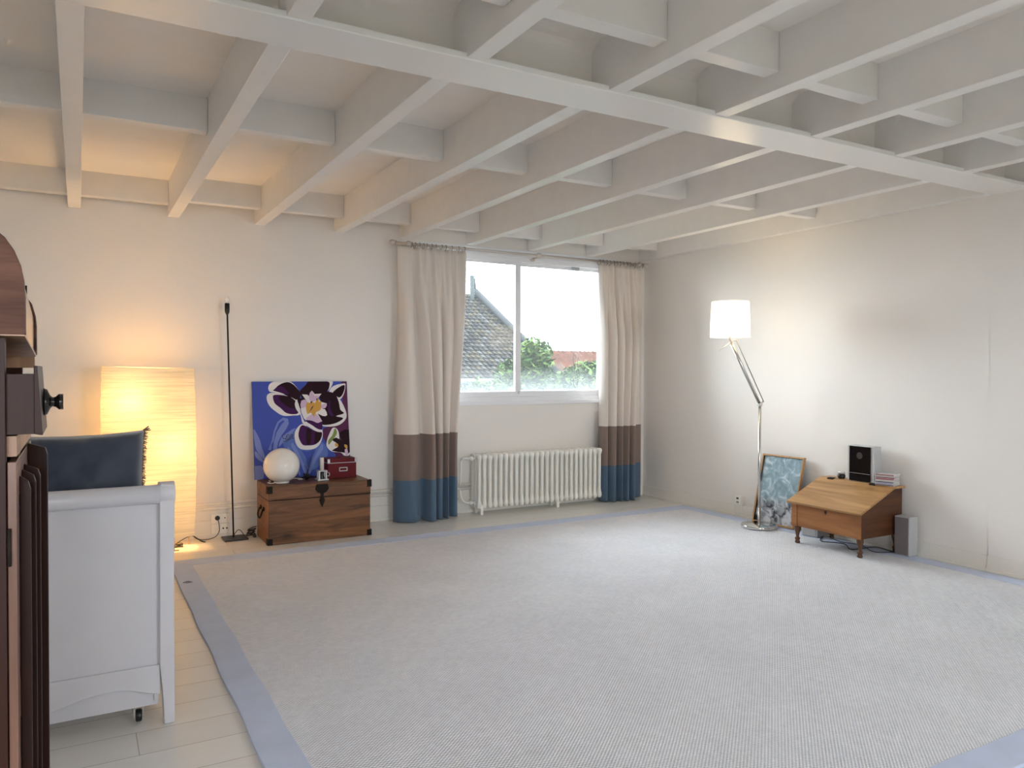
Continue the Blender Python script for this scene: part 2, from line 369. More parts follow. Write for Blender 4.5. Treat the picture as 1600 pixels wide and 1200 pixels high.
# ------------------------------------------------------------------ window
w = thing('window_1', 'white sliding window with two panes above the radiator', 'window', ((WX0+WX1)/2, .06, WZ0), kind='structure')
x0, x1, z0, z1 = WX0, WX1, WZ0, WZ1
b = MB().box(x0, x1, .02, .14, z0, z0+.042).box(x0, x1, .02, .14, z1-.04, z1).box(x0, x0+.045, .02, .14, z0, z1).box(x1-.045, x1, .02, .14, z0, z1)
b.build('window_frame', M_frame, w, bevel=.003)
def sash(name, a, c, y, zt, zb, rail):
    b = MB().box(a, c, y, y+.035, zb, zb+rail).box(a, c, y, y+.035, zt-.035, zt).box(a, a+.05, y, y+.035, zb+rail, zt-.035).box(c-.05, c, y, y+.035, zb+rail, zt-.035)
    s = b.build(name, M_frame, w, bevel=.003)
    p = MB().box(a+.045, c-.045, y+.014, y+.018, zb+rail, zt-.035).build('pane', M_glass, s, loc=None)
    # the pane's own origin sits at its lower edge so that the painted reflection follows it
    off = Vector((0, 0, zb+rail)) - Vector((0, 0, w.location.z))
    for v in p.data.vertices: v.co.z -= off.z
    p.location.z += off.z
    return s
sash('sash', -2.555, -1.548, .035, z1-.035, z0+.042, .052)
sash('sash', -1.562, -.505, .075, z1-.035, z0+.042, .056)
MB().box(-1.572, -1.552, .026, .036, z0+.07, z0+.10).build('sash_lock', M_chrome, w)
b = MB().box(WX0-.05, WX1+.05, -.030, .02, z0-.035, z0+.004)
trim(b, M_frame, 'white window sill board under the sliding window', 'window sill', bevel=.004)
b = MB().box(WX0-.04, WX1+.04, -.014, .0, z1-.005, 2.545)
trim(b, M_frame, 'white head board above the sliding window', 'window trim')
# bead cord in front of the right pane
pts = [(-.935, .0, 2.40), (-.925, .005, 1.9), (-.925, .005, 1.32), (-.918, .005, 1.22), (-.898, .005, 1.185), (-.878, .005, 1.22), (-.870, .005, 1.32), (-.872, .005, 1.9), (-.875, .0, 2.40)]
c = MB().tube(smooth_curve(pts, 6), .0028, 6); c.box(-.945, -.865, -.012, .018, 2.395, 2.425)
tag(c.build('blind_cord', mat('cord_grey', (.45, .46, .47), .5), loc=(-.9, 0, 1.18)), 'thin looped blind cord hanging in front of the window pane', 'cord')

# ------------------------------------------------------------------ curtain rod and curtains
RZ, RY = 2.488, -.13
r = thing('curtain_rod', 'pale metal curtain rod with ball finials above the window', 'curtain rod', (-1.55, RY, RZ))
MB().tube([(-2.93, RY, RZ), (-.10, RY, RZ)], .0125, 12).build('rod', M_rod, r)
ball = [(.0, -.028), (.012, -.026), (.022, -.016), (.026, 0), (.022, .016), (.012, .026), (.0, .028)]
for xx in (-2.955, -.085):
    s = MB().lathe([(max(a, 1e-6), h) for a, h in ball], (xx, RY, RZ), 16, axis='X'); sg = 1 if xx < -1 else -1
    s.lathe([(.02, sg*.03), (.02, sg*.037), (.015, sg*.040)], (xx, RY, RZ), 14, axis='X'); s.build('finial', M_rod, r)
for xx in (-2.80, -1.43, -.17):
    s = MB().tube([(xx, -.002, RZ-.015), (xx, RY, RZ-.015)], .008, 8); s.lathe([(.03, -.012), (.03, -.001)], (xx, 0, RZ-.015), 16, axis='Y')
    s.lathe([(max(a*1.05, 1e-6), h*1.05) for a, h in ball], (xx, RY, RZ), 16, axis='X'); s.build('bracket', M_rod, r)
def curtain(label, base, segs, top_l, top_r, nfold_top, ybase, amp, rings, edge, gap):
    root = thing('curtain', label, 'curtain', base, 'pair of curtains with taupe and blue bands')
    zs = []
    for a, c, n in ((.006, .378, 8), (.378, .785, 8), (.785, 2.462, 30)):
        zs += [lerp(a, c, k/n) for k in range(n)]
    zs.append(2.462)
    U = []   # bottom sheet outline: (x, depth 0..1) sample positions
    for (a, c, d, dz) in segs:
        n = 14
        for k in range(n):
            t = k/n
            U.append((lerp(a, c, t), dz-d*abs(math.sin(PI*t))**.62, t))
    U.append((segs[-1][1], segs[-1][3], 1))
    N = len(U)
    verts = []
    for z in zs:
        t = sst(.5, 2.2, z); tt = sst(1.6, 2.46, z)
        for i, (x, y, _) in enumerate(U):
            u = i/(N-1)
            xt = lerp(top_l, top_r, u); wob = .010*math.sin(u*23+z*1.3)+.006*math.sin(u*41-z*2.1)
            xx = lerp(x, lerp(x, xt, .9), t)
            yfold = y
            ytop = ybase-amp*.55*(.5-.5*math.cos(u*nfold_top*2*PI))**.8+.012*math.sin(u*9)
            if edge and u < .22: ytop = lerp(ybase-.012, ytop, sst(.12, .22, u))
            yy = lerp(yfold, ytop, tt*.85+.0)
            yy = lerp(yy, ybase+(yy-ybase)*.75, tt)
            verts.append(Vector((xx+wob*(1-tt)*.6, yy+wob*.5*(1-tt), z)))
    B = MB(); B.v = verts
    for j in range(len(zs)-1):
        zm = (zs[j]+zs[j+1])/2; mi = 2 if zm < .378 else (1 if zm < .785 else 0)
        for i in range(N-1):
            a = j*N+i; B.f.append([a, a+1, a+N+1, a+N]); B.m.append(mi); B.sm.append(True)
    o = B.build('curtain_panel', [M_cur1, M_cur2, M_cur3], root, fixn=False)
    so = o.modifiers.new('thick', 'SOLIDIFY'); so.thickness = .003; so.offset = 0
    for xx in rings:
        B = MB(); pts = [(xx+.006*math.sin(a), RY+.026*math.cos(a), RZ-.011+.026*math.sin(a)) for a in [2*PI*k/16 for k in range(17)]]
        B.tube(pts, .0036, 6); B.build('curtain_ring', M_ring, root)
    return root
curtain('sand curtain with taupe and blue bands hanging left of the radiator', (-2.62, -.13, 0),
        [(-2.945, -2.685, .13, -.13), (-2.68, -2.565, .17, -.13), (-2.56, -2.490, .13, -.12), (-2.487, -2.412, .12, -.11), (-2.41, -2.31, .10, -.09)],
        -2.905, -2.205, 9, -.115, .10, [-2.775, -2.74, -2.70, -2.66, -2.63, -2.58, -2.54, -2.48, -2.44, -2.38, -2.31, -2.25], True, 0)
curtain('sand curtain with taupe and blue bands hanging in the corner right of the radiator', (-.42, -.13, 0),
        [(-.688, -.615, .10, -.12), (-.605, -.525, .15, -.10), (-.52, -.445, .15, -.11), (-.44, -.365, .15, -.11), (-.36, -.285, .15, -.11), (-.28, -.09, .06, -.06)],
        -.70, -.105, 9, -.115, .10, [-.70, -.66, -.61, -.57, -.52, -.48, -.44, -.40, -.35, -.31, -.24, -.14], False, 0)

# ------------------------------------------------------------------ heating: pipes and column radiator
b = MB().tube([(-6.9, -.045, .274), (-1.99, -.045, .274)], .014, 10); b.tube([(-6.9, -.045, .236), (-1.99, -.045, .236)], .014, 10)
for xx in (-5.9, -4.9, -3.2, -2.5): b.box(xx-.01, xx+.01, -.060, -.009, .218, .292)
tag(b.build('heating_pipes', M_base, loc=(-4, -.03, .25)), 'two thin painted heating pipes running along the window wall', 'pipe')
rd = thing('radiator', 'cream cast iron column radiator under the window', 'radiator', (-1.40, -.12, 0))
PIT_ = .0578; NS = 25; RX0 = -2.115
def section_mb(x):
    B = MB()
    for y in (-.185, -.125, -.065):
        prof = [(.008, .055), (.018, .060), (.0245, .078), (.0255, .095), (.0215, .118), (.0178, .138), (.0168, .16), (.0168, .485), (.0178, .50), (.0215, .518), (.0262, .535), (.0245, .552), (.018, .562), (.008, .566)]
        B.lathe(prof, (x, y, 0), 12, sy=1.25)
    for z in (.09, .54): B.tube([(x, -.185, z), (x, -.065, z)], .021, 10)
    for z in (.09, .54): B.tube([(x-PIT_*.5, -.125, z), (x+PIT_*.5, -.125, z)], .022, 10, caps=False)
    return B
sec0 = section_mb(RX0).build('column_section', M_rad, rd)
for k in range(1, NS):
    s = sec0.copy(); COL.objects.link(s); s.parent = rd; s.location.x += PIT_*k
for k in (0, 10, 11):
    pass
for xx, yy in ((-2.09, -.19), (-2.09, -.075), (-1.24, -.19), (-1.24, -.075)):
    B = MB().box(xx-.014, xx+.014, yy-.014, yy+.014, .0, .09); B.build('leg', M_rad, rd, bevel=.003)
B = MB().tube(smooth_curve([(-2.13, -.125, .525), (-2.19, -.125, .528), (-2.245, -.12, .530), (-2.255, -.10, .52), (-2.255, -.085, .49), (-2.255, -.075, .30), (-2.255, -.05, .272)], 4), .009, 8)
B.lathe([(.018, -.02), (.021, 0), (.018, .02)], (-2.165, -.125, .525), 12, axis='X'); B.build('supply_pipe', M_rad, rd)
B = MB().tube(smooth_curve([(-2.13, -.125, .11), (-2.18, -.125, .108), (-2.235, -.11, .12), (-2.25, -.09, .15), (-2.25, -.05, .232)], 4), .009, 8)
B.lathe([(.016, -.02), (.019, 0), (.016, .02)], (-2.165, -.125, .11), 12, axis='X'); B.build('return_pipe', M_rad, rd)

# ------------------------------------------------------------------ carpet
cp = thing('carpet', 'large beige loop pile carpet edged with a blue grey band', 'carpet', (-2.5, -3, 0))
CX0, CX1, CY0, CY1 = -4.705, -.24, -5.03, -.935
bx0, bx1, by0, by1 = -4.84, -.10, -5.17, -.765
MB().box(CX0-.005, CX1+.005, CY0-.005, CY1+.005, .001, .0125).build('pile', M_carpet, cp)
def band(poly):
    return MB().prism(poly, .0008, .0145, 'Z')
B = MB()
def wavy(a, b, n, amp, ax):
    out = []
    for k in range(n+1):
        t = k/n; w = amp*math.sin(t*37+a[0]*3)*math.sin(PI*t); p = (lerp(a[0], b[0], t), lerp(a[1], b[1], t))
        out.append((p[0]+(w if ax == 0 else 0), p[1]+(w if ax == 1 else 0)))
    return out
bands = [wavy((bx0, by1), (bx0, by0), 40, .004, 0)+wavy((CX0, CY0), (CX0, CY1), 40, .004, 0),
         wavy((bx0, by1), (CX0, CY1), 1, 0, 1)[:1]+wavy((CX0, CY1), (CX1, CY1), 40, .003, 1)+[(bx1, by1)],
         [(bx1, by1)]+wavy((CX1, CY1), (CX1, CY0), 40, .003, 0)+[(bx1, by0)],
         [(bx1, by0)]+wavy((CX1, CY0), (CX0, CY0), 40, .003, 1)+[(bx0, by0)]]
for q in bands: MB().prism(q, .0008, .0148, 'Z').build('edge_band', M_band, cp, bevel=.002)
B = MB().tube(smooth_curve([(-4.815, -1.40, .016), (-4.79, -1.392, .020), (-4.765, -1.40, .016)], 4), .002, 6)
B.tube(smooth_curve([(-4.80, -1.412, .016), (-4.775, -1.407, .019), (-4.76, -1.40, .016)], 4), .0015, 6)
B.build('loose_thread', M_cord, cp)

# ------------------------------------------------------------------ wooden trunk
tk = thing('wooden_trunk', 'old brown wooden trunk with iron corners under the flower painting', 'trunk', (-3.705, -.335, 0))
tx0, tx1, ty0, ty1, tzl, tzt = -4.112, -3.30, -.545, -.125, .345, .456
MB().box(tx0, tx1, ty0, ty1, .0, tzl-.002).build('trunk_body', M_oldw, tk, bevel=.004)
MB().box(tx0-.003, tx0+.0, ty0+.006, ty1, .002, tzl-.003).build('end_panel', M_oldwe, tk)
MB().box(tx0-.004, tx1+.003, ty0-.003, ty1+.003, tzl+.001, tzt).build('lid', M_oldw, tk, bevel=.006)
MB().box(tx0-.002, tx1+.002, ty0-.001, ty1, tzl-.003, tzl+.002).build('lid_gap', M_iron, tk)
def corner(cx, sx_, z0_, z1_):   # iron angle plates on the front edges
    B = MB(); w_ = .032; h = z1_-z0_
    xa, xb = (cx, cx+sx_*w_) if sx_ > 0 else (cx+sx_*w_, cx)
    B.box(xa, xb, ty0-.0065, ty0-.003, z0_, z1_)
    o_ = cx-sx_*.0065; xa2, xb2 = min(o_, cx-sx_*.002), max(o_, cx-sx_*.002)
    B.box(xa2, xb2, ty0-.0065, ty0+.04, z0_, z1_)
    return B
for cx, sg in ((tx0-.004, 1), (tx1+.003, -1)):
    for za, zb in ((.002, .05), (.40, .457)):
        corner(cx, sg, za, zb).build('iron_corner', M_iron, tk)
B = MB().prism([(-3.745, .448), (-3.755, .41), (-3.735, .385), (-3.70, .37), (-3.665, .385), (-3.645, .41), (-3.655, .448)], ty0-.0075, ty0-.003, 'Y')
B.prism([(-3.715, .40), (-3.71, .35), (-3.722, .32), (-3.70, .265), (-3.678, .32), (-3.69, .35), (-3.685, .40)], ty0-.012, ty0-.0075, 'Y')
B.build('hasp', M_iron, tk)
B = MB()
for yy in (-.40, -.29): B.lathe([(.018, -.006), (.018, .0), (.008, .004)], (tx0-.006, yy, .262), 12, axis='X')
B.tube(smooth_curve([(tx0-.014, -.40, .262), (tx0-.03, -.405, .215), (tx0-.032, -.37, .190), (tx0-.032, -.32, .190), (tx0-.03, -.285, .215), (tx0-.014, -.29, .262)], 5), .006, 8)
B.build('handle', M_iron, tk)

# ------------------------------------------------------------------ flower canvas (leans on the wall, stands on the trunk)
cv = thing('canvas_painting', 'unframed canvas of purple white-edged flower on blue', 'painting', (-3.74, -.17, .457))
cO = Vector((-4.137, -.150, .4605)); cU = Vector((1, 0, 0)); cV = Vector((.0, .118, .797)).normalized(); cW = cU.cross(cV) * -1  # cW points into the wall
if cW.y < 0: cW = -cW
CWD, CHT, CTH = .80, .805, .022
M_blue = mat('canvas_blue', (.06, .095, .44), .6, spec=.15, bump=.15, bscale=300)
M_art = {'blue': M_blue, 'lblue': mat('paint_light_blue', (.20, .26, .60), .6, spec=.15), 'mauve': mat('paint_mauve', (.11, .025, .075), .6, spec=.15),
         'dark': mat('paint_dark_maroon', (.020, .003, .009), .55, spec=.15), 'purple': mat('paint_purple', (.055, .008, .075), .55, spec=.15),
         'white': mat('paint_white', (.78, .74, .74), .6), 'pink': mat('paint_pink', (.62, .45, .62), .6),
         'yellow': mat('paint_ochre', (.62, .33, .05), .6), 'green': mat('paint_green', (.20, .26, .04), .6),
         'ink': mat('paint_ink', (.02, .02, .05), .6), 'mblue': mat('paint_mid_blue', (.11, .18, .50), .6, spec=.15)}
MB().frame(cO, cU, cV, cW, CWD, CHT, CTH).build('canvas', M_blue, cv, bevel=.002)
# homography from the sketch frame (where the shapes were measured) to canvas coordinates
import numpy as _np
_src = [(118, 65), (1440, 45), (1490, 1290), (162, 1431)]; _dst = [(0, 1), (1, 1), (1, 0), (0, 0)]
_A = []; _b = []
for (x, y), (u, v) in zip(_src, _dst):
    _A.append([x, y, 1, 0, 0, 0, -u*x, -u*y]); _b.append(u); _A.append([0, 0, 0, x, y, 1, -v*x, -v*y]); _b.append(v)
_h = _np.linalg.solve(_np.array(_A, float), _np.array(_b, float))
def cuv(x, y):
    d = _h[6]*x+_h[7]*y+1; return ((_h[0]*x+_h[1]*y+_h[2])/d, (_h[3]*x+_h[4]*y+_h[5])/d)
art_keys = list(M_art); ART = []
def shape(col, pts, n=5, closed=True):
    if n > 1: pts = [(p.x, p.y) for p in smooth_curve([(x, y, 0) for x, y in pts], n, True)]
    ART.append((col, [cuv(*p) for p in pts]))
shape('mauve', [(1370, 45), (1440, 45), (1490, 1290), (1270, 1310), (1285, 1040), (1160, 900), (1100, 780), (1120, 690), (1250, 640), (1350, 560), (1380, 300), (1340, 180)], 1)
shape('lblue', [(395, 1010), (400, 880), (430, 740), (480, 620), (560, 555), (630, 570), (640, 640), (600, 720), (540, 800), (490, 900), (470, 1000), (420, 1010), (430, 900), (470, 760), (540, 650), (580, 610), (560, 590), (500, 640), (450, 760), (430, 880), (350, 1010)], 1)
shape('lblue', [(140, 730), (190, 790), (235, 880), (260, 980), (300, 1090), (290, 1140), (210, 1060), (165, 960)], 2)
shape('lblue', [(165, 1030), (230, 1090), (290, 1170), (250, 1175), (170, 1110)], 2)
shape('lblue', [(150, 1240), (250, 1230), (300, 1290), (280, 1410), (162, 1428)], 1)
shape('mblue', [(740, 700), (600, 790), (560, 900), (600, 1000), (700, 1000), (800, 1100), (900, 1250), (1000, 1250), (1150, 1100), (1180, 1000), (1110, 880), (1000, 900), (900, 850)], 3)
shape('lblue', [(730, 700), (640, 750), (540, 830), (500, 960), (560, 900), (640, 830)], 3)
shape('lblue', [(690, 900), (760, 1000), (850, 1180), (900, 1330), (870, 1330), (780, 1130), (680, 960)], 3)
shape('lblue', [(1100, 900), (1040, 1000), (960, 1150), (910, 1300), (940, 1300), (1020, 1120), (1110, 980)], 3)
shape('lblue', [(640, 960), (700, 1060), (770, 1200), (800, 1330), (780, 1330), (720, 1190), (620, 1010)], 3)
shape('blue', [(820, 1000), (880, 1100), (910, 1240), (960, 1100), (1010, 980), (900, 1010)], 3)
# upper left petals
shape('white', [(800, 220), (720, 100), (640, 55), (480, 52), (390, 80), (352, 140), (370, 200), (440, 212), (590, 240), (700, 260)], 4)
shape('dark', [(805, 225), (740, 130), (650, 70), (560, 80), (480, 125), (460, 165), (420, 185), (560, 225), (700, 300), (770, 320)], 4)
shape('purple', [(480, 140), (540, 120), (600, 170), (640, 230), (560, 215), (440, 185)], 3)
shape('white', [(430, 215), (345, 240), (330, 310), (370, 400), (450, 470), (560, 530), (700, 525), (800, 500), (760, 330), (600, 250)], 4)
shape('purple', [(440, 245), (420, 300), (450, 370), (530, 430), (600, 490), (700, 508), (775, 480), (750, 340), (620, 260)], 4)
shape('dark', [(510, 265), (520, 320), (620, 400), (700, 430), (770, 400), (740, 330), (640, 262)], 4)
# top petal
shape('white', [(1170, 42), (1245, 45), (1240, 100), (1180, 180), (1150, 100)], 3)
shape('dark', [(930, 50), (1175, 46), (1205, 110), (1170, 190), (1090, 230), (960, 240), (860, 330), (800, 230), (800, 180), (880, 100)], 3)
# upper right petal
shape('white', [(1200, 190), (1260, 110), (1400, 75), (1420, 100), (1405, 200), (1350, 290), (1260, 270)], 3)
shape('dark', [(1240, 215), (1300, 150), (1405, 95), (1400, 180), (1350, 262), (1260, 255)], 3)
# right petal
shape('white', [(1080, 560), (1230, 250), (1300, 250), (1370, 330), (1430, 470), (1420, 560), (1330, 640), (1200, 665), (1090, 650)], 4)
shape('dark', [(1060, 210), (1180, 190), (1280, 220), (1330, 330), (1350, 430), (1400, 480), (1290, 520), (1390, 545), (1300, 610), (1180, 640), (1090, 630), (1040, 500), (1100, 400)], 3)
shape('purple', [(1210, 300), (1180, 400), (1200, 500), (1260, 520), (1215, 420)], 3)
# centre and its rim
shape('white', [(825, 232), (900, 235), (925, 262), (965, 180), (1000, 225), (1095, 218), (1045, 280), (1085, 330), (1165, 350), (1150, 400), (1080, 440), (1140, 430), (1172, 505), (1110, 522), (1040, 490), (1100, 590), (1030, 620), (960, 600), (880, 590), (850, 560), (815, 480), (805, 420), (815, 320), (880, 310)], 1)
shape('white', [(755, 300), (725, 360), (745, 440), (805, 520), (830, 625), (890, 665), (850, 590), (812, 500), (790, 420), (768, 370)], 3)
shape('dark', [(770, 290), (860, 300), (820, 400), (800, 430), (775, 360)], 3)
shape('pink', [(815, 320), (890, 310), (900, 390), (810, 420)], 2)
shape('pink', [(960, 180), (1000, 250), (1060, 240), (1010, 320), (940, 320), (920, 250)], 2)
shape('pink', [(880, 580), (930, 520), (1010, 490), (1080, 560), (1100, 600), (1040, 620)], 2)
shape('pink', [(1080, 380), (1165, 350), (1150, 410), (1090, 420)], 2)
shape('white', [(1080, 440), (1140, 430), (1170, 510), (1110, 520)], 2)
shape('yellow', [(890, 340), (930, 350), (960, 320), (1000, 350), (1050, 270), (1060, 330), (1090, 320), (1080, 440), (1020, 470), (990, 540), (950, 480), (900, 500), (880, 420)], 2)
shape('dark', [(940, 330), (970, 320), (950, 360)], 1); shape('dark', [(1020, 290), (1040, 280), (1030, 330)], 1); shape('ink', [(930, 470), (960, 400), (990, 380), (955, 440)], 1)
shape('white', [(860, 640), (890, 600), (980, 640), (1060, 700), (1110, 715), (1040, 745), (960, 700)], 3)
shape('purple', [(880, 585), (960, 590), (1040, 620), (1100, 600), (1100, 700), (1040, 700), (960, 650), (890, 610)], 3)
# lower petal
shape('white', [(820, 640), (740, 720), (720, 820), (750, 930), (820, 985), (960, 980), (1050, 930), (1100, 830), (1100, 720), (1000, 720), (900, 680)], 4)
shape('purple', [(825, 655), (780, 740), (780, 830), (830, 920), (900, 930), (1000, 915), (1075, 850), (1100, 750), (1040, 740), (940, 700)], 4)
shape('dark', [(900, 690), (880, 780), (890, 920), (940, 900), (950, 800), (950, 715)], 3)
shape('dark', [(1010, 745), (1000, 820), (1000, 905), (1070, 850), (1095, 760)], 3)
# small flower at the lower right
shape('white', [(1245, 680), (1200, 760), (1170, 840), (1160, 930), (1230, 1000), (1350, 1010), (1400, 1050), (1470, 1040), (1475, 960), (1350, 900), (1330, 760), (1300, 690)], 3)
shape('green', [(1270, 690), (1240, 780), (1185, 850), (1190, 910), (1240, 850), (1300, 760), (1290, 700)], 3)
shape('dark', [(1340, 740), (1470, 700), (1475, 1000), (1400, 1010), (1230, 990), (1310, 940), (1290, 880), (1240, 850), (1290, 810), (1370, 850), (1340, 800)], 2)
shape('yellow', [(1275, 890), (1310, 890), (1320, 930), (1280, 930)], 2); shape('yellow', [(1400, 900), (1440, 910), (1440, 960), (1410, 940)], 2)
shape('pink', [(1405, 970), (1440, 960), (1450, 1030), (1420, 1040)], 2)
def stroke(pts, wdt, col):
    P = [Vector((x, y, 0)) for x, y in pts]; P = smooth_curve(P, 3); L = []; R_ = []
    for i, p in enumerate(P):
        t = (P[min(i+1, len(P)-1)]-P[max(i-1, 0)]).normalized(); nn = Vector((-t.y, t.x, 0))*wdt/2
        L.append((p.x+nn.x, p.y+nn.y)); R_.append((p.x-nn.x, p.y-nn.y))
    for i in range(len(P)-1): ART.append((col, [cuv(*q) for q in (L[i], L[i+1], R_[i+1], R_[i])]))
stroke([(590, 790), (555, 800), (560, 845), (600, 850), (590, 885), (560, 880)], 8, 'ink')
stroke([(605, 800), (600, 860), (640, 850), (640, 790), (615, 800), (625, 860), (670, 840), (665, 790), (690, 790), (685, 840), (715, 830)], 7, 'ink')
stroke([(600, 900), (650, 840), (720, 770)], 5, 'ink')
stroke([(1275, 1010), (1300, 1080)], 6, 'mauve')
B = MB()
def tri(poly2):     # ear clipping through a temporary bmesh keeps concave shapes right
    bm = bmesh.new(); vs = [bm.verts.new((x, y, 0)) for x, y in poly2]
    try: f = bm.faces.new(vs)
    except ValueError: bm.free(); return [], []
    bmesh.ops.triangulate(bm, faces=[f]); bm.verts.index_update()
    out = ([tuple(v.co)[:2] for v in bm.verts], [[v.index for v in ff.verts] for ff in bm.faces]); bm.free(); return out
for i, (col, uv) in enumerate(ART):
    cl = [(min(.999, max(.001, u)), min(.999, max(.001, v))) for u, v in uv]
    c2 = [cl[0]]
    for q in cl[1:]:
        if abs(q[0]-c2[-1][0])+abs(q[1]-c2[-1][1]) > 1e-4: c2.append(q)
    if len(c2) < 3: continue
    vs, fs = tri(c2); h_ = .0006+.00007*i
    B.add([cO+cU*(u*CWD)+cV*(v*CHT)-cW*h_ for u, v in vs], fs, art_keys.index(col))
B.build('painted_flower', [M_art[k] for k in art_keys], cv, fixn=False)

# ------------------------------------------------------------------ things on the trunk
TZ = .457
gl = thing('globe_lamp', 'round white opal glass globe lamp standing on the trunk', 'lamp', (-3.977, -.38, TZ))
prof = []
for k in range(0, 23):
    a = -PI/2+PI*k/22; prof.append((max(.141*math.cos(a), 1e-6), .138*math.sin(a)))
prof = [p for p in prof if p[1] > -.125]; prof = [(.05, -.128)]+prof
MB().lathe(prof, (-3.977, -.38, TZ+.137), 40).build('glass_globe', M_globe, gl)
MB().lathe([(.058, 0), (.060, .003), (.058, .009), (.05, .0095)], (-3.977, -.38, TZ+.0005), 28).build('base_ring', M_white, gl)
MB().tube(smooth_curve([(-4.03, -.40, TZ+.006), (-4.07, -.425, TZ+.006), (-4.09, -.40, TZ+.010), (-4.075, -.37, TZ+.006), (-4.05, -.33, TZ+.006), (-4.04, -.24, TZ+.006), (-3.90, -.21, TZ+.006), (-3.80, -.25, TZ+.006), (-3.79, -.30, TZ+.006), (-3.83, -.31, TZ+.008)], 5), .003, 6).build('cable', M_cordw, gl)
bx = thing('storage_box', 'dark red storage box with metal corners and label holder on trunk', 'box', (-3.47, -.32, TZ))
B = MB().box(-3.590, -3.350, -.335, -.175, TZ+.0005, TZ+.125); B.build('box_body', M_red, bx, bevel=.002)
MB().box(-3.594, -3.346, -.339, -.171, TZ+.127, TZ+.160).build('lid', M_red, bx, bevel=.002)
B = MB().box(-3.594, -3.346, -.3395, -.171, TZ+.125, TZ+.129); B.build('metal_edge', M_silver, bx)
for xx in (-3.595, -3.365):
    MB().box(xx, xx+.020, -.3412, -.325, TZ+.130, TZ+.1615).build('metal_corner', M_silver, bx, bevel=.002)
B = MB(); lx0, lx1, lz0, lz1 = -3.497, -3.427, TZ+.055, TZ+.088
for q in ((lx0, lx1, lz0, lz0+.006), (lx0, lx1, lz1-.006, lz1), (lx0, lx0+.006, lz0, lz1), (lx1-.006, lx1, lz0, lz1)): B.box(q[0], q[1], -.339, -.335, q[2], q[3])
B.build('label_holder', M_silver, bx)
ch = thing('candle_holder', 'small square silver candle holder with a white candle', 'candle holder', (-3.655, -.38, TZ))
B = MB().box(-3.70, -3.61, -.425, -.335, TZ+.0005, TZ+.012)
for sx_ in (-3.688, -3.632):
    for sy_ in (-.412, -.358): B.box(sx_, sx_+.012, sy_, sy_+.012, TZ+.012, TZ+.080)
B.box(-3.692, -3.616, -.416, -.342, TZ+.072, TZ+.080); B.build('metal_stand', M_silver, ch, bevel=.001)
MB().lathe([(.022, 0), (.022, .004), (.012, .03), (.018, .05), (.006, .058)], (-3.654, -.380, TZ+.0125), 14).build('centre_cup', M_black, ch)
MB().lathe([(.017, 0), (.017, .102), (.013, .106), (.004, .104)], (-3.654, -.380, TZ+.078), 18).build('candle', M_wax, ch)
MB().tube([(-3.654, -.380, TZ+.180), (-3.652, -.380, TZ+.198)], .0015, 6).build('wick', M_black, ch)
MB().tube(smooth_curve([(-3.62, -.39, TZ+.03), (-3.597, -.395, TZ+.035), (-3.60, -.395, TZ+.058), (-3.62, -.39, TZ+.06)], 4), .003, 6).build('side_loop', M_silver, ch)
pl = thing('dried_plant', 'small black tuft with thin upright stems beside the candle holder', 'decoration', (-3.765, -.34, TZ))
B = MB()
for k in range(26):
    a = random.uniform(0, 2*PI); r_ = random.uniform(.01, .055); h_ = random.uniform(.012, .055)
    p0 = Vector((-3.765, -.33, TZ+.004)); p1 = p0+Vector((math.cos(a)*r_, math.sin(a)*r_*.6, h_))
    B.tube([p0, (p0+p1)/2+Vector((0, 0, .012)), p1], [.006, .009, .003], 5)
B.build('tuft', M_black, pl)
B = MB()
for dx, h_ in ((.0, .16), (.035, .19), (-.02, .12), (.055, .24)):
    B.tube(smooth_curve([(-3.765, -.33, TZ+.02), (-3.765+dx*.4, -.33, TZ+h_*.5), (-3.765+dx, -.325, TZ+h_)], 4), .0016, 5)
B.build('stems', M_black, pl)

# ------------------------------------------------------------------ thin black floor lamp
bl = thing('floor_lamp', 'thin black pole floor lamp with bare bulb beside the trunk', 'lamp', (-4.30, -.16, 0))
MB().box(-4.385, -4.205, -.25, -.07, .0005, .012, rot=(0, 0, .0)).build('base_plate', M_dark, bl, bevel=.002)
MB().tube([(-4.302, -.14, .012), (-4.345, -.14, 1.80)], .0065, 10).build('pole', M_dark, bl)
MB().lathe([(.007, -.015), (.017, .005), (.019, .02), (.019, .075), (.015, .078)], (-4.346, -.14, 1.805), 16).build('socket', M_dark, bl)
MB().lathe([(.010, 0), (.014, .012), (.019, .03), (.016, .045), (.004, .053)], (-4.346, -.14, 1.883), 14).build('bulb', M_bulb, bl)
B = MB()
pts = [(-4.22, -.11, .008)]
for k in range(34):
    a = k*.75; pts.append((-4.165+.035*math.cos(a)+.001*k*.5, -.10+.030*math.sin(a*1.13), .009+.0016*k+.008*math.sin(k)))
B.tube(smooth_curve(pts, 3), .0042, 6); B.tube(smooth_curve([(-4.22, -.11, .02), (-4.24, -.10, .05), (-4.26, -.09, .055), (-4.28, -.085, .03), (-4.295, -.085, .013)], 4), .003, 6)
B.box(-4.155, -4.135, -.19, -.15, .001, .022); B.build('cable_bundle', M_cord, bl)

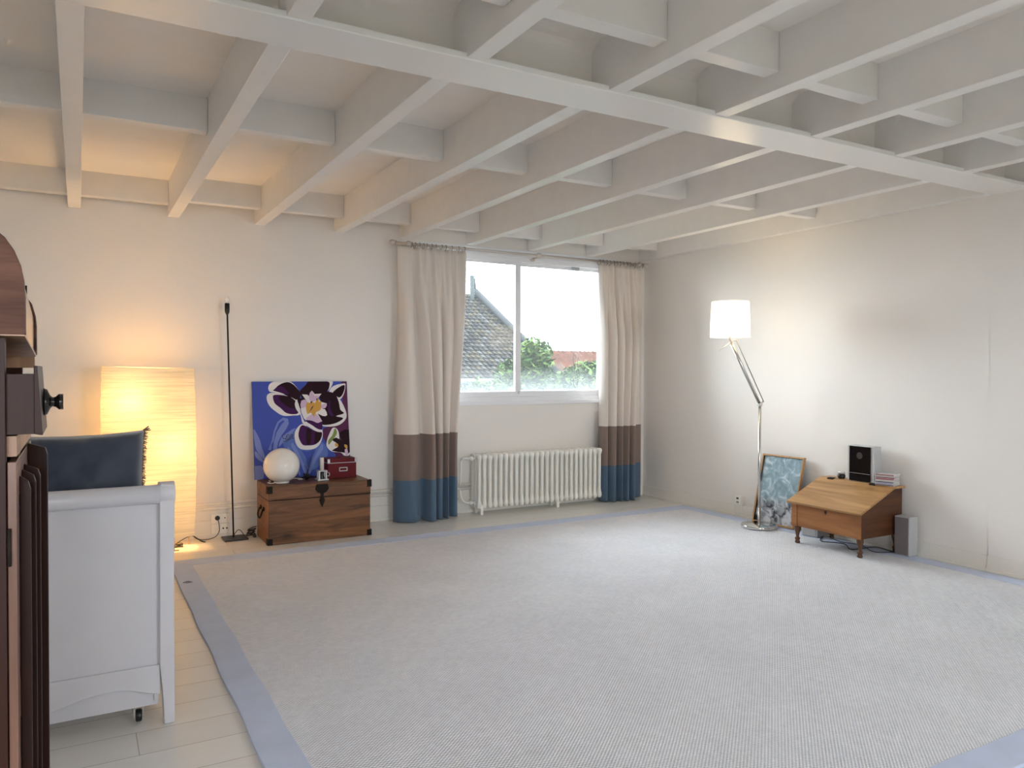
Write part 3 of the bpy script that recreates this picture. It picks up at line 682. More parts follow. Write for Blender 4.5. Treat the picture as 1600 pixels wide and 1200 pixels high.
# ------------------------------------------------------------------ rice paper lamp
pp = thing('paper_lamp', 'tall glowing rice paper floor lamp standing behind the daybed against the window wall', 'lamp', (-4.92, -.30, 0))
px0, px1, py0, py1, pz0, pz1 = -5.232, -4.625, -.405, -.20, .105, 1.375
B = MB(); nz = 24; nx = 8
def ring(z, bulge):
    return [(px0+bulge*.0, py0), (px1, py0), (px1, py1), (px0, py1)]
P = []
t_ = [0, .5, 1]
path = []
for k in range(nx): path.append((lerp(px0, px1, k/nx), py0, k/nx, 0))
for k in range(3): path.append((px1, lerp(py0, py1, k/3), 1, k/3))
for k in range(nx): path.append((lerp(px1, px0, k/nx), py1, 1-k/nx, 1))
for k in range(3): path.append((px0, lerp(py1, py0, k/3), 0, 1-k/3))
Np = len(path)
for j in range(nz+1):
    z = lerp(pz0, pz1, j/nz); bb = math.sin(PI*j/nz)
    for (x, y, a, c_) in path:
        ox = (.014*bb if a >= 1 else (-.008*bb if a <= 0 else 0)); oy = .012*math.sin(PI*a)*(-1 if c_ == 0 else (1 if c_ == 1 else 0))
        ws = .0022*math.sin(j*2.9+a*7)+.0015*math.sin(j*5.1+x*19)
        dz = (-.010*math.sin(PI*a) if (j == nz and c_ == 0) else 0)
        B.v.append(Vector((x+ox+ws, y+oy*bb+ws, z+.6*dz-(0 if j < nz else .010*a))))
for j in range(nz):
    for k in range(Np):
        a = j*Np+k; b2 = j*Np+(k+1) % Np; B.f.append([a, b2, b2+Np, a+Np]); B.m.append(0); B.sm.append(True)
B.build('paper_shade', M_paper, pp, fixn=False)
B = MB()
for (x, y) in ((px0+.02, py0+.02), (px1-.14, py0+.02), (px1-.02, py1-.02), (px0+.02, py1-.02)):
    B.tube([(x, y, .007), (x, y, pz0+.10)], .0045, 8)
for z in (pz0+.09, pz1-.02):
    B.tube([(px0+.012, py0+.012, z), (px1-.012, py0+.012, z), (px1-.012, py1-.012, z), (px0+.012, py1-.012, z), (px0+.012, py0+.012, z)], .003, 6)
B.tube([(-4.93, -.30, .0), (-4.93, -.30, 1.20)], .006, 8)
B.build('wire_frame', M_wire, pp)
for (x, y) in ((px0+.02, py0+.02), (px1-.14, py0+.02)):
    MB().box(x-.035, x+.035, y-.006, y+.006, .0005, .009).build('foot', M_wire, pp)
WARM = (1.0, .66, .31)
point('bulb_light', (-5.05, -.27, 1.12), 5.3, WARM, .03, pp)
point('bulb_light', (-4.78, -.27, .78), 4.8, WARM, .03, pp)
point('bulb_light', (-4.98, -.27, .42), 3.8, WARM, .03, pp)
# its cable with a plug
cd = thing('lamp_cable', 'dark tangled cable running from the wall socket to the paper lamp', 'cable', (-4.6, -.1, 0))
pts = [(-4.408, -.045, .150), (-4.402, -.07, .12), (-4.402, -.085, .06), (-4.43, -.10, .022), (-4.48, -.11, .008), (-4.54, -.10, .006), (-4.58, -.09, .03), (-4.60, -.085, .045), (-4.575, -.10, .02), (-4.54, -.14, .006), (-4.52, -.19, .005), (-4.545, -.16, .006), (-4.60, -.08, .04), (-4.66, -.10, .03), (-4.72, -.16, .012), (-4.77, -.25, .005)]
for k in range(26):
    a = k*.8; pts.append((-4.75+.055*math.cos(a), -.29+.03*math.sin(a)+.002*math.sin(k*1.7), .006+.0011*k))
B = MB().tube(smooth_curve(pts, 5), .0032, 6); B.build('cable', M_cord, cd)
MB().lathe([(.017, -.028), (.019, -.02), (.019, 0)], (-4.408, -.021, .156), 16, axis='Y').build('plug', M_black, cd)

# ------------------------------------------------------------------ wall sockets
def socket_plate(name, label, x, z, w_, h_, holes, y=-.0175):
    o = thing(name, label, 'wall socket', (x, y, z), 'sockets left of the trunk')
    MB().box(x-w_/2, x+w_/2, y-.012, y, z-h_/2, z+h_/2).build('cover', M_white, o, bevel=.003)
    for (hx, r_) in holes:
        MB().lathe([(r_, -.0015), (r_, 0)], (x+hx, y-.012, z), 14, axis='Y').build('hole', M_black, o)
    return o
s1 = socket_plate('wall_socket', 'cream double wall socket with a black plug in it', -4.385, .152, .14, .078, [(.035, .005)])
s2 = socket_plate('wall_socket', 'lower cream wall socket with two open holes near the floor', -4.385, .068, .14, .080, [(.022, .007), (.050, .007)])
# right wall
s3 = thing('wall_socket', 'small white wall socket low on the side wall', 'wall socket', (-.0, -1.43, .155))
MB().box(-.050, -.0005, -1.465, -1.395, .118, .196).build('cover', M_white, s3, bevel=.004)
for zz in (.138, .174): MB().box(-.052, -.0495, -1.441, -1.415, zz-.008, zz+.008).build('hole', M_black, s3)
MB().box(-.024, -.0005, -1.452, -1.444, .023, .118).build('trunking', M_white, s3)
s4 = tag(MB().tube(smooth_curve([(-.053, -1.43, .140), (-.066, -1.41, .08), (-.056, -1.43, .03), (-.056, -1.48, .027), (-.07, -1.55, .008), (-.12, -1.60, .0195), (-.20, -1.68, .0185), (-.26, -1.76, .020)], 5), .0025, 6).build('lamp_cable', M_cordw, loc=(-.06, -1.5, .01)), 'thin white cable running from the small socket on the side wall to the reading lamp', 'cable')

# ------------------------------------------------------------------ chrome reading lamp
rl = thing('reading_lamp', 'brushed steel floor lamp with angled arm and lit white shade', 'lamp', (-.297, -1.915, .013))
LX, LY = -.297, -1.915
MB().lathe([(.145, 0), (.152, .004), (.152, .022), (.148, .026), (.02, .027)], (LX, LY, .0155), 48).build('base', M_steel, rl)
MB().tube([(LX, LY, .04), (LX-.003, LY, 1.055)], .0125, 14).build('pole', M_chrome, rl)
B = MB().lathe([(.012, -.02), (.016, -.015), (.016, .015), (.012, .02)], (LX-.003, LY, 1.073), 14, axis='Y'); B.box(LX-.02, LX+.018, LY-.008, LY+.008, 1.055, 1.083); B.build('elbow_joint', M_chrome, rl)
E1 = Vector((LX-.003, LY, 1.073)); E2 = Vector((-.635, LY, 1.580))
B = MB(); d = (E2-E1).normalized(); B.tube([E1+d*.01, E2], .0135, 12); B.build('arm', M_chrome, rl)
q = Vector((d.z, 0, -d.x))*.052
MB().tube([E1+q+Vector((0, 0, -.005)), E2+q*1.15+d*.0], .0042, 8).build('guide_rod', M_rodk, rl)
MB().tube([E1+q+Vector((-.0, 0, -.005)), E1], .007, 8).build('elbow_link', M_chrome, rl)
B = MB().tube([E2+q*1.15, E2+Vector((-.005, 0, .03)), E2], .006, 8)
B.tube([E2, (-.657, LY, 1.62), (-.657, LY, 1.72)], .008, 8); B.tube([E2+Vector((0, 0, .025)), (-.79, LY-.01, 1.524)], [.006, .002], 6)
B.build('head_bracket', M_rod, rl)
MB().tube([(-.657-.152, LY, 1.66), (-.657+.152, LY, 1.66)], .002, 5).build('shade_spider', M_rod, rl)
SXc, SZ0, SZ1 = -.657, 1.637, 1.932
B = MB(); rr = [(.163, SZ0), (.161, lerp(SZ0, SZ1, .25)), (.158, lerp(SZ0, SZ1, .5)), (.155, lerp(SZ0, SZ1, .75)), (.152, SZ1)]
for i in range(4):
    n = 48
    k0 = len(B.v)
    for r_, z in rr[i:i+2]:
        for k in range(n): B.v.append(Vector((SXc+r_*math.cos(2*PI*k/n), LY+r_*math.sin(2*PI*k/n), z)))
    for k in range(n): B.f.append([k0+k, k0+(k+1) % n, k0+n+(k+1) % n, k0+n+k]); B.m.append(0); B.sm.append(True)
sh = B.build('lamp_shade', M_shade, rl)
MB().tube([(SXc, LY, 1.72), (SXc, LY, 1.755)], .015, 10).build('bulb_holder', M_white, rl)
MB().lathe([(.0035, -.003), (.0045, .0), (.0035, .003)], (-.66, LY-.1625, 1.715), 10, axis='Y').build('rivet', M_chrome, rl)
point('bulb_light', (SXc, LY, 1.80), 2.6, (1.0, .79, .50), .045, rl)

# ------------------------------------------------------------------ framed picture leaning on the side wall
pf = thing('framed_picture', 'oak framed blue grey picture leaning on wall behind the reading lamp', 'picture', (-.15, -1.94, .0))
fO = Vector((-.120, -1.690, .0165)); fU = Vector((.01, -1, .006)).normalized(); fV = Vector((.075, -.055, .615)).normalized(); fN = fU.cross(fV)
if fN.x > 0: fN = -fN
FWD, FHT = .445, .612
B = MB(); fw = .013; th = .026
for (u0, u1, v0, v1) in ((0, FWD, 0, fw), (0, FWD, FHT-fw, FHT), (0, fw, fw, FHT-fw), (FWD-fw, FWD, fw, FHT-fw)):
    B.frame(fO+fU*u0+fV*v0, fU, fV, fN, u1-u0, v1-v0, th)
B.build('frame', M_oak, pf, bevel=.001)
def collage_material():
    M = bpy.data.materials.new('picture_print'); M.use_nodes = True; nt = M.node_tree; n = nt.nodes; p = n['Principled BSDF']; p.inputs['Roughness'].default_value = .35
    tc = n.new('ShaderNodeTexCoord')
    a = n.new('ShaderNodeTexNoise'); a.inputs['Scale'].default_value = 13; a.inputs['Detail'].default_value = 2.5; a.inputs['Distortion'].default_value = .9
    nt.links.new(tc.outputs['Object'], a.inputs['Vector'])
    r = n.new('ShaderNodeValToRGB'); e = r.color_ramp.elements
    e[0].position = .36; e[0].color = (.12, .18, .22, 1); e[1].position = .66; e[1].color = (.66, .72, .74, 1)
    m_ = e.new(.52); m_.color = (.24, .36, .43, 1)
    nt.links.new(a.outputs['Fac'], r.inputs[0])
    # the lower third of the print is darker grey, the upper part pale blue
    sp = n.new('ShaderNodeSeparateXYZ'); nt.links.new(tc.outputs['Object'], sp.inputs[0])
    st = n.new('ShaderNodeMapRange'); st.inputs[1].default_value = .19; st.inputs[2].default_value = .27; st.inputs[3].default_value = 0; st.inputs[4].default_value = 1; nt.links.new(sp.outputs[2], st.inputs[0])
    mx = n.new('ShaderNodeMix'); mx.data_type = 'RGBA'; nt.links.new(st.outputs[0], mx.inputs[0])
    r2_ = n.new('ShaderNodeValToRGB'); e = r2_.color_ramp.elements; e[0].position = .40; e[0].color = (.035, .045, .06, 1); e[1].position = .62; e[1].color = (.62, .64, .68, 1)
    nt.links.new(a.outputs['Fac'], r2_.inputs[0]); nt.links.new(r2_.outputs[0], mx.inputs[6])
    ml = n.new('ShaderNodeMix'); ml.data_type = 'RGBA'; ml.inputs[0].default_value = .35; nt.links.new(r.outputs[0], ml.inputs[6]); ml.inputs[7].default_value = (.40, .54, .60, 1)
    nt.links.new(ml.outputs[2], mx.inputs[7]); nt.links.new(mx.outputs[2], p.inputs['Base Color'])
    return M
MB().frame(fO+fU*fw+fV*fw+fN*.004, fU, fV, fN, FWD-2*fw, FHT-2*fw, .006).build('print', collage_material(), pf)
B = MB().frame(fO+fU*fw+fV*fw+fN*.0105, fU, fV, fN, .006, FHT-2*fw, .007); B.frame(fO+fU*fw+fV*(FHT-fw-.004)+fN*.0105, fU, fV, fN, FWD-2*fw, .004, .007)
B.build('inner_edge', M_black, pf)

# ------------------------------------------------------------------ slant-top desk box
dk = thing('slant_top_desk', 'small antique pine slant-top writing desk on short turned legs', 'desk', (-.29, -2.745, .0145))
dx0, dx1, dy0, dy1, dzb = -.515, -.045, -3.055, -2.445, .150
prof = [(dx0, dzb), (dx1, dzb), (dx1, .490), (-.165, .490), (dx0, .340)]
MB().prism(prof, dy0, dy0+.018, 'Y').build('side_panel', M_pines, dk, bevel=.002)
MB().prism(prof, dy1-.018, dy1, 'Y').build('side_panel', M_pines, dk, bevel=.002)
MB().box(dx0, dx0+.018, dy0+.018, dy1-.018, dzb, .338).build('front_panel', M_pinef, dk)
MB().box(dx1-.015, dx1, dy0+.018, dy1-.018, dzb, .489).build('back_panel', M_pines, dk)
MB().box(dx0+.018, dx1-.015, dy0+.018, dy1-.018, dzb+.002, dzb+.014).build('bottom_panel', M_pines, dk)
for ya in (dy0-.002, dy1-.048):
    MB().box(dx0-.006, dx0, ya, ya+.05, dzb-.002, .334).build('corner_stile', M_pinef, dk, bevel=.002)
sl = Vector((-.165-dx0, 0, .150)).normalized()
lo = Vector((dx0, dy0-.022, .341))-sl*.038
nl_ = Vector((-sl.z, 0, sl.x))
B = MB().frame(lo, sl, Vector((0, 1, 0)), nl_, .418, dy1-dy0+.044, .016); lid = B.build('lid', M_pine, dk, bevel=.003)
MB().box(-.170, dx1+.008, dy0-.022, dy1+.022, .4915, .5075).build('top_board', M_pine, dk, bevel=.003)
for yy in (-2.93, -2.56):
    MB().frame(Vector((-.188, yy, .497)), (1, 0, .12), (0, 1, 0), (0, 0, 1), .035, .05, .0115).build('hinge', M_iron, dk)
B = MB().lathe([(.011, -.003), (.011, 0)], (dx0-.0005, -2.755, .300), 14, axis='X'); B.box(dx0-.0035, dx0-.0005, -2.759, -2.751, .282, .300); B.build('keyhole', M_black, dk)
legp = [(.014, .0), (.019, .004), (.020, .012), (.014, .022), (.020, .032), (.021, .038), (.013, .046), (.012, .055), (.017, .085), (.025, .110), (.026, .125), (.022, .134)]
for lx_, ly_ in ((dx0+.03, dy0+.03), (dx0+.03, dy1-.03), (dx1-.035, dy0+.03), (dx1-.035, dy1-.03)):
    zf = .0128 if lx_ < -.2 else .0005
    MB().lathe([(a, h*((.1495-zf)/.134)) for a, h in legp], (lx_, ly_, zf), 18).build('leg', M_leg, dk)

# things on the desk
DZ = .508
cdp = thing('compact_stereo', 'upright silver compact stereo with a glossy black door on the desk', 'stereo', (-.105, -2.78, DZ))
B = MB().box(-.150, -.062, -2.895, -2.668, DZ+.0005, DZ+.275); B.build('cabinet', M_silver, cdp, bevel=.004)
MB().box(-.156, -.150, -2.868, -2.686, DZ+.004, DZ+.270).build('door', M_gloss, cdp, bevel=.001)
MB().lathe([(.026, -.001), (.026, 0)], (-.1562, -2.775, DZ+.20), 24, axis='X').build('disc_window', mat('smoked_disc', (.05, .035, .04), .3), cdp)
MB().box(-.1568, -.156, -2.866, -2.688, DZ+.062, DZ+.064).build('door_seam', M_silver, cdp)
cols = [(.30, .04, .05), (.55, .50, .48), (.25, .03, .06), (.42, .05, .06), (.60, .58, .56), (.08, .09, .14), (.35, .36, .55), (.10, .08, .09)]
for i in range(8):
    k = 7-i                    # from the bottom of the stack upwards
    z = DZ+.0006+i*.0108; ang = .30+random.uniform(-.07, .07)
    lab = ['dark compact disc case at the bottom of the stack on the desk', 'pale blue compact disc case, second from the bottom of the stack', 'dark navy compact disc case, third from the bottom of the stack',
           'pale compact disc case, fourth from the bottom of the stack', 'red compact disc case, fourth from the top of the stack', 'dark red compact disc case, third from the top of the stack',
           'pale compact disc case, second from the top of the stack', 'red compact disc case on top of the stack'][i]
    o = thing('compact_disc_case', lab, 'cd case', (-.118, -2.985, z), 'stacked disc cases on the desk')
    cx_, cy_ = -.120+random.uniform(-.003, .003), -2.985+random.uniform(-.004, .004)
    MB().box(cx_-.060, cx_+.060, cy_-.068, cy_+.068, z, z+.0098, rot=(0, 0, ang)).build('case', mat('clear_case_edge', (.62, .60, .60), .2), o, bevel=.0008)
    MB().box(cx_-.0615, cx_+.055, cy_-.064, cy_+.064, z+.0022, z+.0078, rot=(0, 0, ang), c=(cx_, cy_, z)).build('booklet', mat('case_booklet', cols[k], .4), o)
wb = thing('small_dark_jar', 'small round black jar on the desk beside the stereo', 'jar', (-.125, -2.592, DZ))
MB().lathe([(.022, 0), (.028, .008), (.030, .022), (.024, .036), (.012, .040)], (-.122, -2.592, DZ+.0005), 18).build('jar_body', M_black, wb)
MB().lathe([(.026, 0), (.027, .012), (.024, .016)], (-.122, -2.592, DZ+.0395), 18).build('clear_lid', mat('clear_lid', (.62, .63, .64), .15), wb)

# loudspeakers
def speaker(label, loc, rotz, upright=True):
    o = thing('loudspeaker', label, 'speaker', loc)
    o.rotation_euler = (0, 0, rotz)
    x, y, z = loc
    B = MB(); n = 8; poly = [(-.058, -.055), (.058, -.055)]
    for k in range(n+1):
        a = PI*k/n; poly.append((.058*math.cos(a), .045+.018*math.sin(a)))
    if upright:
        B.prism([(x+a, y+c_) for a, c_ in poly], z+.0005, z+.285, 'Z').build('cabinet', M_silver, o, bevel=.004)
        MB().box(x-.052, x+.048, y-.062, y-.0545, z+.008, z+.278).build('grille', mat('grille_taupe', (.17, .145, .145), .7), o, bevel=.003)
    else:
        B.prism([(x+a*1.55, z+.058+c_) for a, c_ in poly], y-.07, y+.07, 'Y')
        B.build('cabinet', M_silver, o, bevel=.004)
        MB().box(x-.095, x-.0905, y-.055, y+.055, z+.01, z+.10).build('grille', mat('grille_grey', (.4, .4, .41), .6), o)
    return o
sp1 = speaker('silver upright loudspeaker with taupe grille right of the desk', (-.112, -3.135, .0148), -PI/2+.05)
sp2 = speaker('silver loudspeaker lying on the floor under the desk', (-.135, -2.36, .0148), 0.15, False)
B = MB().tube(smooth_curve([(-.14, -2.44, .02), (-.30, -2.55, .02), (-.26, -2.72, .03), (-.34, -2.85, .02), (-.22, -2.95, .045), (-.16, -3.02, .03), (-.15, -3.06, .02)], 6), .004, 6)
B.tube(smooth_curve([(-.10, -2.46, .02), (-.18, -2.62, .02), (-.16, -2.80, .022), (-.26, -2.98, .02), (-.13, -3.06, .02)], 6), .003, 6)
tag(B.build('speaker_cable', M_cord, loc=(-.2, -2.75, .016)), 'dark loudspeaker cables looped on the carpet under the desk', 'cable')

# ------------------------------------------------------------------ sleigh daybed (its foot end faces us) and cushion
bd = thing('daybed', 'white painted sleigh daybed seen from its foot end', 'bed', (-5.6, -2.4, 0))
ex0, ex1, ey = -6.05, -5.115, -3.375
MB().box(ex0, ex1, ey, ey+.022, .226, .843).build('end_panel', M_bed, bd)
B = MB(); n = 14     # rolled top rail
poly = [(ey+.036*math.cos(a)-.012, .878+.036*math.sin(a)) for a in [2*PI*k/n for k in range(n)]]
B.prism(poly, ex0, ex1, 'X', smooth=True); B.box(ex0, ex1, ey-.006, ey+.03, .843, .865); B.build('top_rail', M_bed, bd)
def apron():
    # lower rail with a shallow arch cut out of its bottom edge
    top = .228; N_ = 26; vs = []; 
    for k in range(N_+1):
        x = lerp(ex0, ex1, k/N_)
        t = (x-(-5.79))/.49; a = .082+.070*max(0, math.cos(PI*t*.5)) if abs(t) < 1 else .082
        if x > -5.30: a = .152 - .012*sst(-5.24, -5.115, x)
        t2 = sst(-5.60, -5.29, x); a = lerp(.098, .155, t2) if x < -5.26 else .155-.040*sst(-5.26, -5.105, x)
        vs.append((x, a))
    return [(ex0, top)]+vs+[(ex1, top)]
MB().prism(apron(), ey-.010, ey+.012, 'Y').build('arched_apron', M_bed, bd, bevel=.002)
MB().box(ex0, ex1-.004, ey+.020, ey+.038, .068, .235).build('trundle_front', M_bed, bd)
MB().box(ex1-.018, ex1-.004, ey+.010, ey+.020, .085, .125).build('trundle_corner', M_bed, bd)
# square post with its scrolled cap and tapering foot
pv = [(ex1, .90), (ex1-.001, .23), (ex1+.010, .10), (ex1+.014, .0005), (-5.064, .0005), (-5.064, .12), (-5.066, .50), (-5.062, .912), (ex1+.004, .918)]
MB().prism(pv, ey-.022, ey+.040, 'Y').build('post', M_bed, bd, bevel=.004)
B = MB(); poly = [(ey+.009+.042*math.cos(a), .880+.042*math.sin(a)) for a in [2*PI*k/18 for k in range(18)]]
B.prism(poly, ex1-.002, -5.060, 'X', smooth=True); B.build('post_scroll', M_bed, bd, bevel=.002)
MB().box(-5.092, -5.068, ey+.04, -1.5, .24, .40).build('side_rail', M_bed, bd, bevel=.003)
MB().box(ex0, -5.10, ey+.045, -1.52, .30, .56).build('mattress', M_mattress, bd, bevel=.02)
MB().box(ex0, -5.07, -1.5, -1.46, .09, .90).build('head_panel', M_bed, bd, bevel=.003)
B = MB().lathe([(.020, -.011), (.0235, -.008), (.0235, .008), (.020, .011)], (-5.185, ey+.055, .0245), 18, axis='X'); ct = B.build('caster', M_black, bd)
B = MB().box(-5.202, -5.197, ey+.042, ey+.068, .02, .09); B.box(-5.173, -5.168, ey+.042, ey+.068, .02, .09); B.box(-5.202, -5.168, ey+.04, ey+.07, .062, .09); B.build('caster_fork', M_chrome, bd)
MB().lathe([(.020, -.011), (.0235, -.008), (.0235, .008), (.020, .011)], (-5.80, ey+.055, .0245), 18, axis='X').build('caster', M_black, bd)

cs = thing('cushion', 'navy blue velvet cushion with brown fringe leaning inside the daybed', 'cushion', (-5.45, -3.1, .58))
def cushion_mesh(cx, cy, cz, w_, h_, t_, tilt):
    B = MB(); N_ = 18
    R = Matrix.Rotation(tilt, 3, 'X')
    for s_ in (-1, 1):
        k0 = len(B.v)
        for j in range(N_+1):
            for i in range(N_+1):
                u = i/N_*2-1; v = j/N_*2-1
                th_ = t_*((1-u*u)**.42 if abs(u) < 1 else 0)*((1-v*v)**.42 if abs(v) < 1 else 0)*.5
                wx = w_/2*u*(1-.045*(1-abs(v))**1.2*0-.05*(1-v*v)*abs(u)**3); wz = h_/2*v*(1-.06*(1-u*u)*abs(v)**3)
                wr = (.014*math.sin(6*u+5*v)*math.sin(6*v+2*u)+.008*math.sin(11*u-8*v)+.006*math.sin(17*u+9*v*v))*(1-u**4)*(1-v**4)
                p = R@Vector((wx, s_*(th_+wr), wz)); B.v.append(Vector((cx, cy, cz))+p)
        for j in range(N_):
            for i in range(N_):
                a = k0+j*(N_+1)+i; q_ = [a, a+1, a+N_+2, a+N_+1]
                B.f.append(q_ if s_ < 0 else q_[::-1]); B.m.append(0); B.sm.append(True)
    return B, R
ccx, ccy, ccz = -5.42, -3.10, .835
B, R = cushion_mesh(ccx, ccy, ccz, .56, .54, .19, -.22)
B.build('cushion_cover', M_navy, cs)
B = MB()
for k in range(150):
    v = lerp(-.98, .98, k/149); z = v*.27; x = .28*(1-.05*(1-v*v))
    p0 = Vector((x-.004, 0, z)); p1 = Vector((x+random.uniform(.007, .015), random.uniform(-.006, .006), z+random.uniform(-.009, .004)))
    B.tube([Vector((ccx, ccy, ccz))+R@p0, Vector((ccx, ccy, ccz))+R@p1], [.0028, .0012], 5)
for k in range(3):
    p0 = Vector((.275, 0, .268)); p1 = Vector((.295+.004*k, 0, .285-.008*k)); B.tube([Vector((ccx, ccy, ccz))+R@p0, Vector((ccx, ccy, ccz))+R@p1], [.004, .002], 5)
B.build('fringe', M_fringe, cs)

# ------------------------------------------------------------------ mahogany bureau at the left edge
bu = thing('bureau', 'dark mahogany bureau with rounded top and reeded door at the left edge', 'bureau', (-5.7, -5.1, 0))
bx0_, bxf, byn, byf = -5.98, -5.467, -5.30, -4.90
MB().box(bx0_, bxf, byn, byn+.02, 0, 1.39).build('side_panel', M_bur, bu, bevel=.001)
MB().box(bx0_, bxf-.0005, byf-.02, byf, 0, 1.39).build('side_panel', M_bur, bu)
MB().box(bx0_, bx0_+.02, byn+.02, byf-.02, 0, 1.60).build('back_panel', M_bur, bu)
MB().box(bx0_+.02, bxf-.002, byn+.02, byf-.02, 1.225, 1.245).build('shelf', M_bur, bu)
MB().box(bx0_+.02, bxf-.002, byn+.02, byf-.02, 0.03, .05).build('bottom_board', M_bur, bu)
def cheek_profile(zb):
    pr = [(-5.75, zb), (-5.443, zb), (-5.443, 1.446), (-5.4445, 1.470), (-5.4485, 1.492), (-5.456, 1.512), (-5.466, 1.528), (-5.482, 1.542), (-5.51, 1.553), (-5.56, 1.558), (-5.75, 1.558)]
    return pr
low_profile = [(-5.75, 1.372), (-5.442, 1.372), (-5.442, 1.422), (-5.4435, 1.440), (-5.449, 1.461), (-5.458, 1.474), (-5.48, 1.484), (-5.75, 1.488)]
MB().prism(cheek_profile(1.395), byn, byn+.022, 'Y').build('rounded_cheek', M_burx, bu, bevel=.0012)
MB().prism(low_profile, -4.995, -4.975, 'Y').build('rounded_cheek', M_burx, bu, bevel=.0012)
nearp = [(-5.75, 1.398), (-5.446, 1.398), (-5.446, 1.446), (-5.4475, 1.470), (-5.4515, 1.492), (-5.459, 1.510), (-5.469, 1.525), (-5.485, 1.539), (-5.51, 1.550), (-5.56, 1.555), (-5.75, 1.555)]
farp = [(-5.75, 1.375), (-5.445, 1.375), (-5.445, 1.422), (-5.4455, 1.432), (-5.4475, 1.441), (-5.450, 1.451), (-5.454, 1.461), (-5.461, 1.471), (-5.48, 1.481), (-5.56, 1.485), (-5.75, 1.485)]
def loft(pa, ya, pb, yb):
    B = MB(); n = len(pa); B.add([(x, ya, z) for x, z in pa]+[(x, yb, z) for x, z in pb], [list(range(n))[::-1], list(range(n, 2*n))]+[[i, (i+1) % n, n+(i+1) % n, n+i] for i in range(n)]); return B
loft(nearp, byn+.022, farp, -4.995).build('roll_top', M_gloss, bu)
loft([(-5.75, 1.393), (-5.444, 1.393), (-5.444, 1.3965), (-5.75, 1.3965)], byn+.001, [(-5.75, 1.369), (-5.443, 1.369), (-5.443, 1.3735), (-5.75, 1.3735)], -4.995).build('underside_board', M_burlit, bu)
MB().box(-5.62, -5.448, byf-.03, byf-.015, 1.35, 1.44).build('inner_partition', M_burlit, bu)
MB().box(-5.460, -5.456, -4.990, -4.984, 1.468, 1.492).build('latch_pin', M_iron, bu)
# open drawer with a turned knob
dr = MB().prism([(-5.70, 1.256), (-5.434, 1.256), (-5.434, 1.340), (-5.70, 1.340)], -5.290, -5.280, 'Y').build('drawer', M_bur, bu)
MB().box(-5.70, -5.434, -5.135, -5.125, 1.256, 1.340).build('drawer_side', M_bur, dr)
MB().box(-5.70, -5.434, -5.280, -5.135, 1.256, 1.262).build('drawer_bottom', M_bur, dr)
MB().prism([(-5.434, 1.256), (-5.4235, 1.254), (-5.4295, 1.352), (-5.434, 1.352)], -5.292, -5.118, 'Y').build('drawer_front', M_bur, dr, bevel=.001)
kb = MB().lathe([(.021, 0), (.019, .005), (.010, .009), (.007, .012), (.008, .016), (.012, .020), (.012, .026)], (-5.4255, -5.205, 1.298), 18, axis='X'); kb.build('knob', M_gloss, dr)
B = MB().prism([(-5.60, 1.225), (-5.455, 1.225), (-5.455, 1.2535), (-5.60, 1.2535)], -5.285, -4.92, 'Y'); B.build('drawer_runner', M_burlit, bu)
# door with panes and vertical reeds
do = MB(); X0, X1 = -5.466, -5.455; Y0, Y1 = -5.292, -4.915
for (ya, yb, za, zb) in ((Y0, Y0+.045, .05, 1.218), (Y1-.045, Y1, .05, 1.218), (Y0+.045, Y1-.045, 1.165, 1.218), (Y0+.045, Y1-.045, .05, .11), (Y0+.045, Y1-.045, .84, .90)):
    do.box(X0, X1, ya, yb, za, zb)
dor = do.build('door', M_burd, bu, bevel=.001)
MB().box(X0+.002, X0+.005, Y0+.045, Y1-.045, .11, .84).build('pane', M_burglass, dor)
MB().box(X0+.002, X0+.005, Y0+.045, Y1-.045, .90, 1.165).build('pane', M_burglass, dor)
def reed(yc, xt, zt, th_):
    pr = [(X1, .06), (xt, .06), (xt, zt-.020), (xt-.003, zt-.009), (X1, zt)]
    return MB().prism(pr, yc-th_/2, yc+th_/2, 'Y')
for yc, xt, zt, th_ in ((-5.232, -5.4410, 1.192, .010), (-5.180, -5.4365, 1.195, .010), (-5.130, -5.4325, 1.198, .010), (-5.020, -5.4260, 1.222, .016)):
    reed(yc, xt, zt, th_).build('reed', M_bur, dor, bevel=.0012)
for zz in (1.10,): MB().tube([(-5.464, -5.297, zz-.026), (-5.464, -5.297, zz+.026)], .0026, 8).build('hinge', M_iron, bu)

# ------------------------------------------------------------------ outside the window
struct(MB().box(-60, 80, -60, 120, -3.2, -3.1).build('ground', mat('lawn_green', (0.0195, 0.0292, 0.0098), .9, spec=.04, var=.2, vscale=.5)), 'garden ground outside the window', 'ground')
nh = thing('neighbouring_house', 'old house with grey tiled gable roof outside the window', 'house', (2.5, 10.5, -3.1))
Apx = Vector((3.235, 10.5, 3.30)); Ev = Vector((3.90, 7.6, 1.19)); EvL = Vector((-4.0, 7.6, 1.19)); RgL = Vector((-4.0, 10.5, 3.24))
tiles = [mat('roof_tile_grey', (0.0190, 0.0178, 0.0169), .8, spec=.04), mat('roof_tile_dark', (0.0100, 0.0094, 0.0094), .8, spec=.04), mat('roof_tile_ochre', (0.0262, 0.0223, 0.0158), .85, spec=.04), mat('roof_tile_pale', (0.0328, 0.0315, 0.0302), .85, spec=.04)]
B = MB(); rows = 24; nrm = (Ev-EvL).cross(Apx-Ev).normalized()
if nrm.y > 0: nrm = -nrm
up_ = (RgL-EvL)/rows
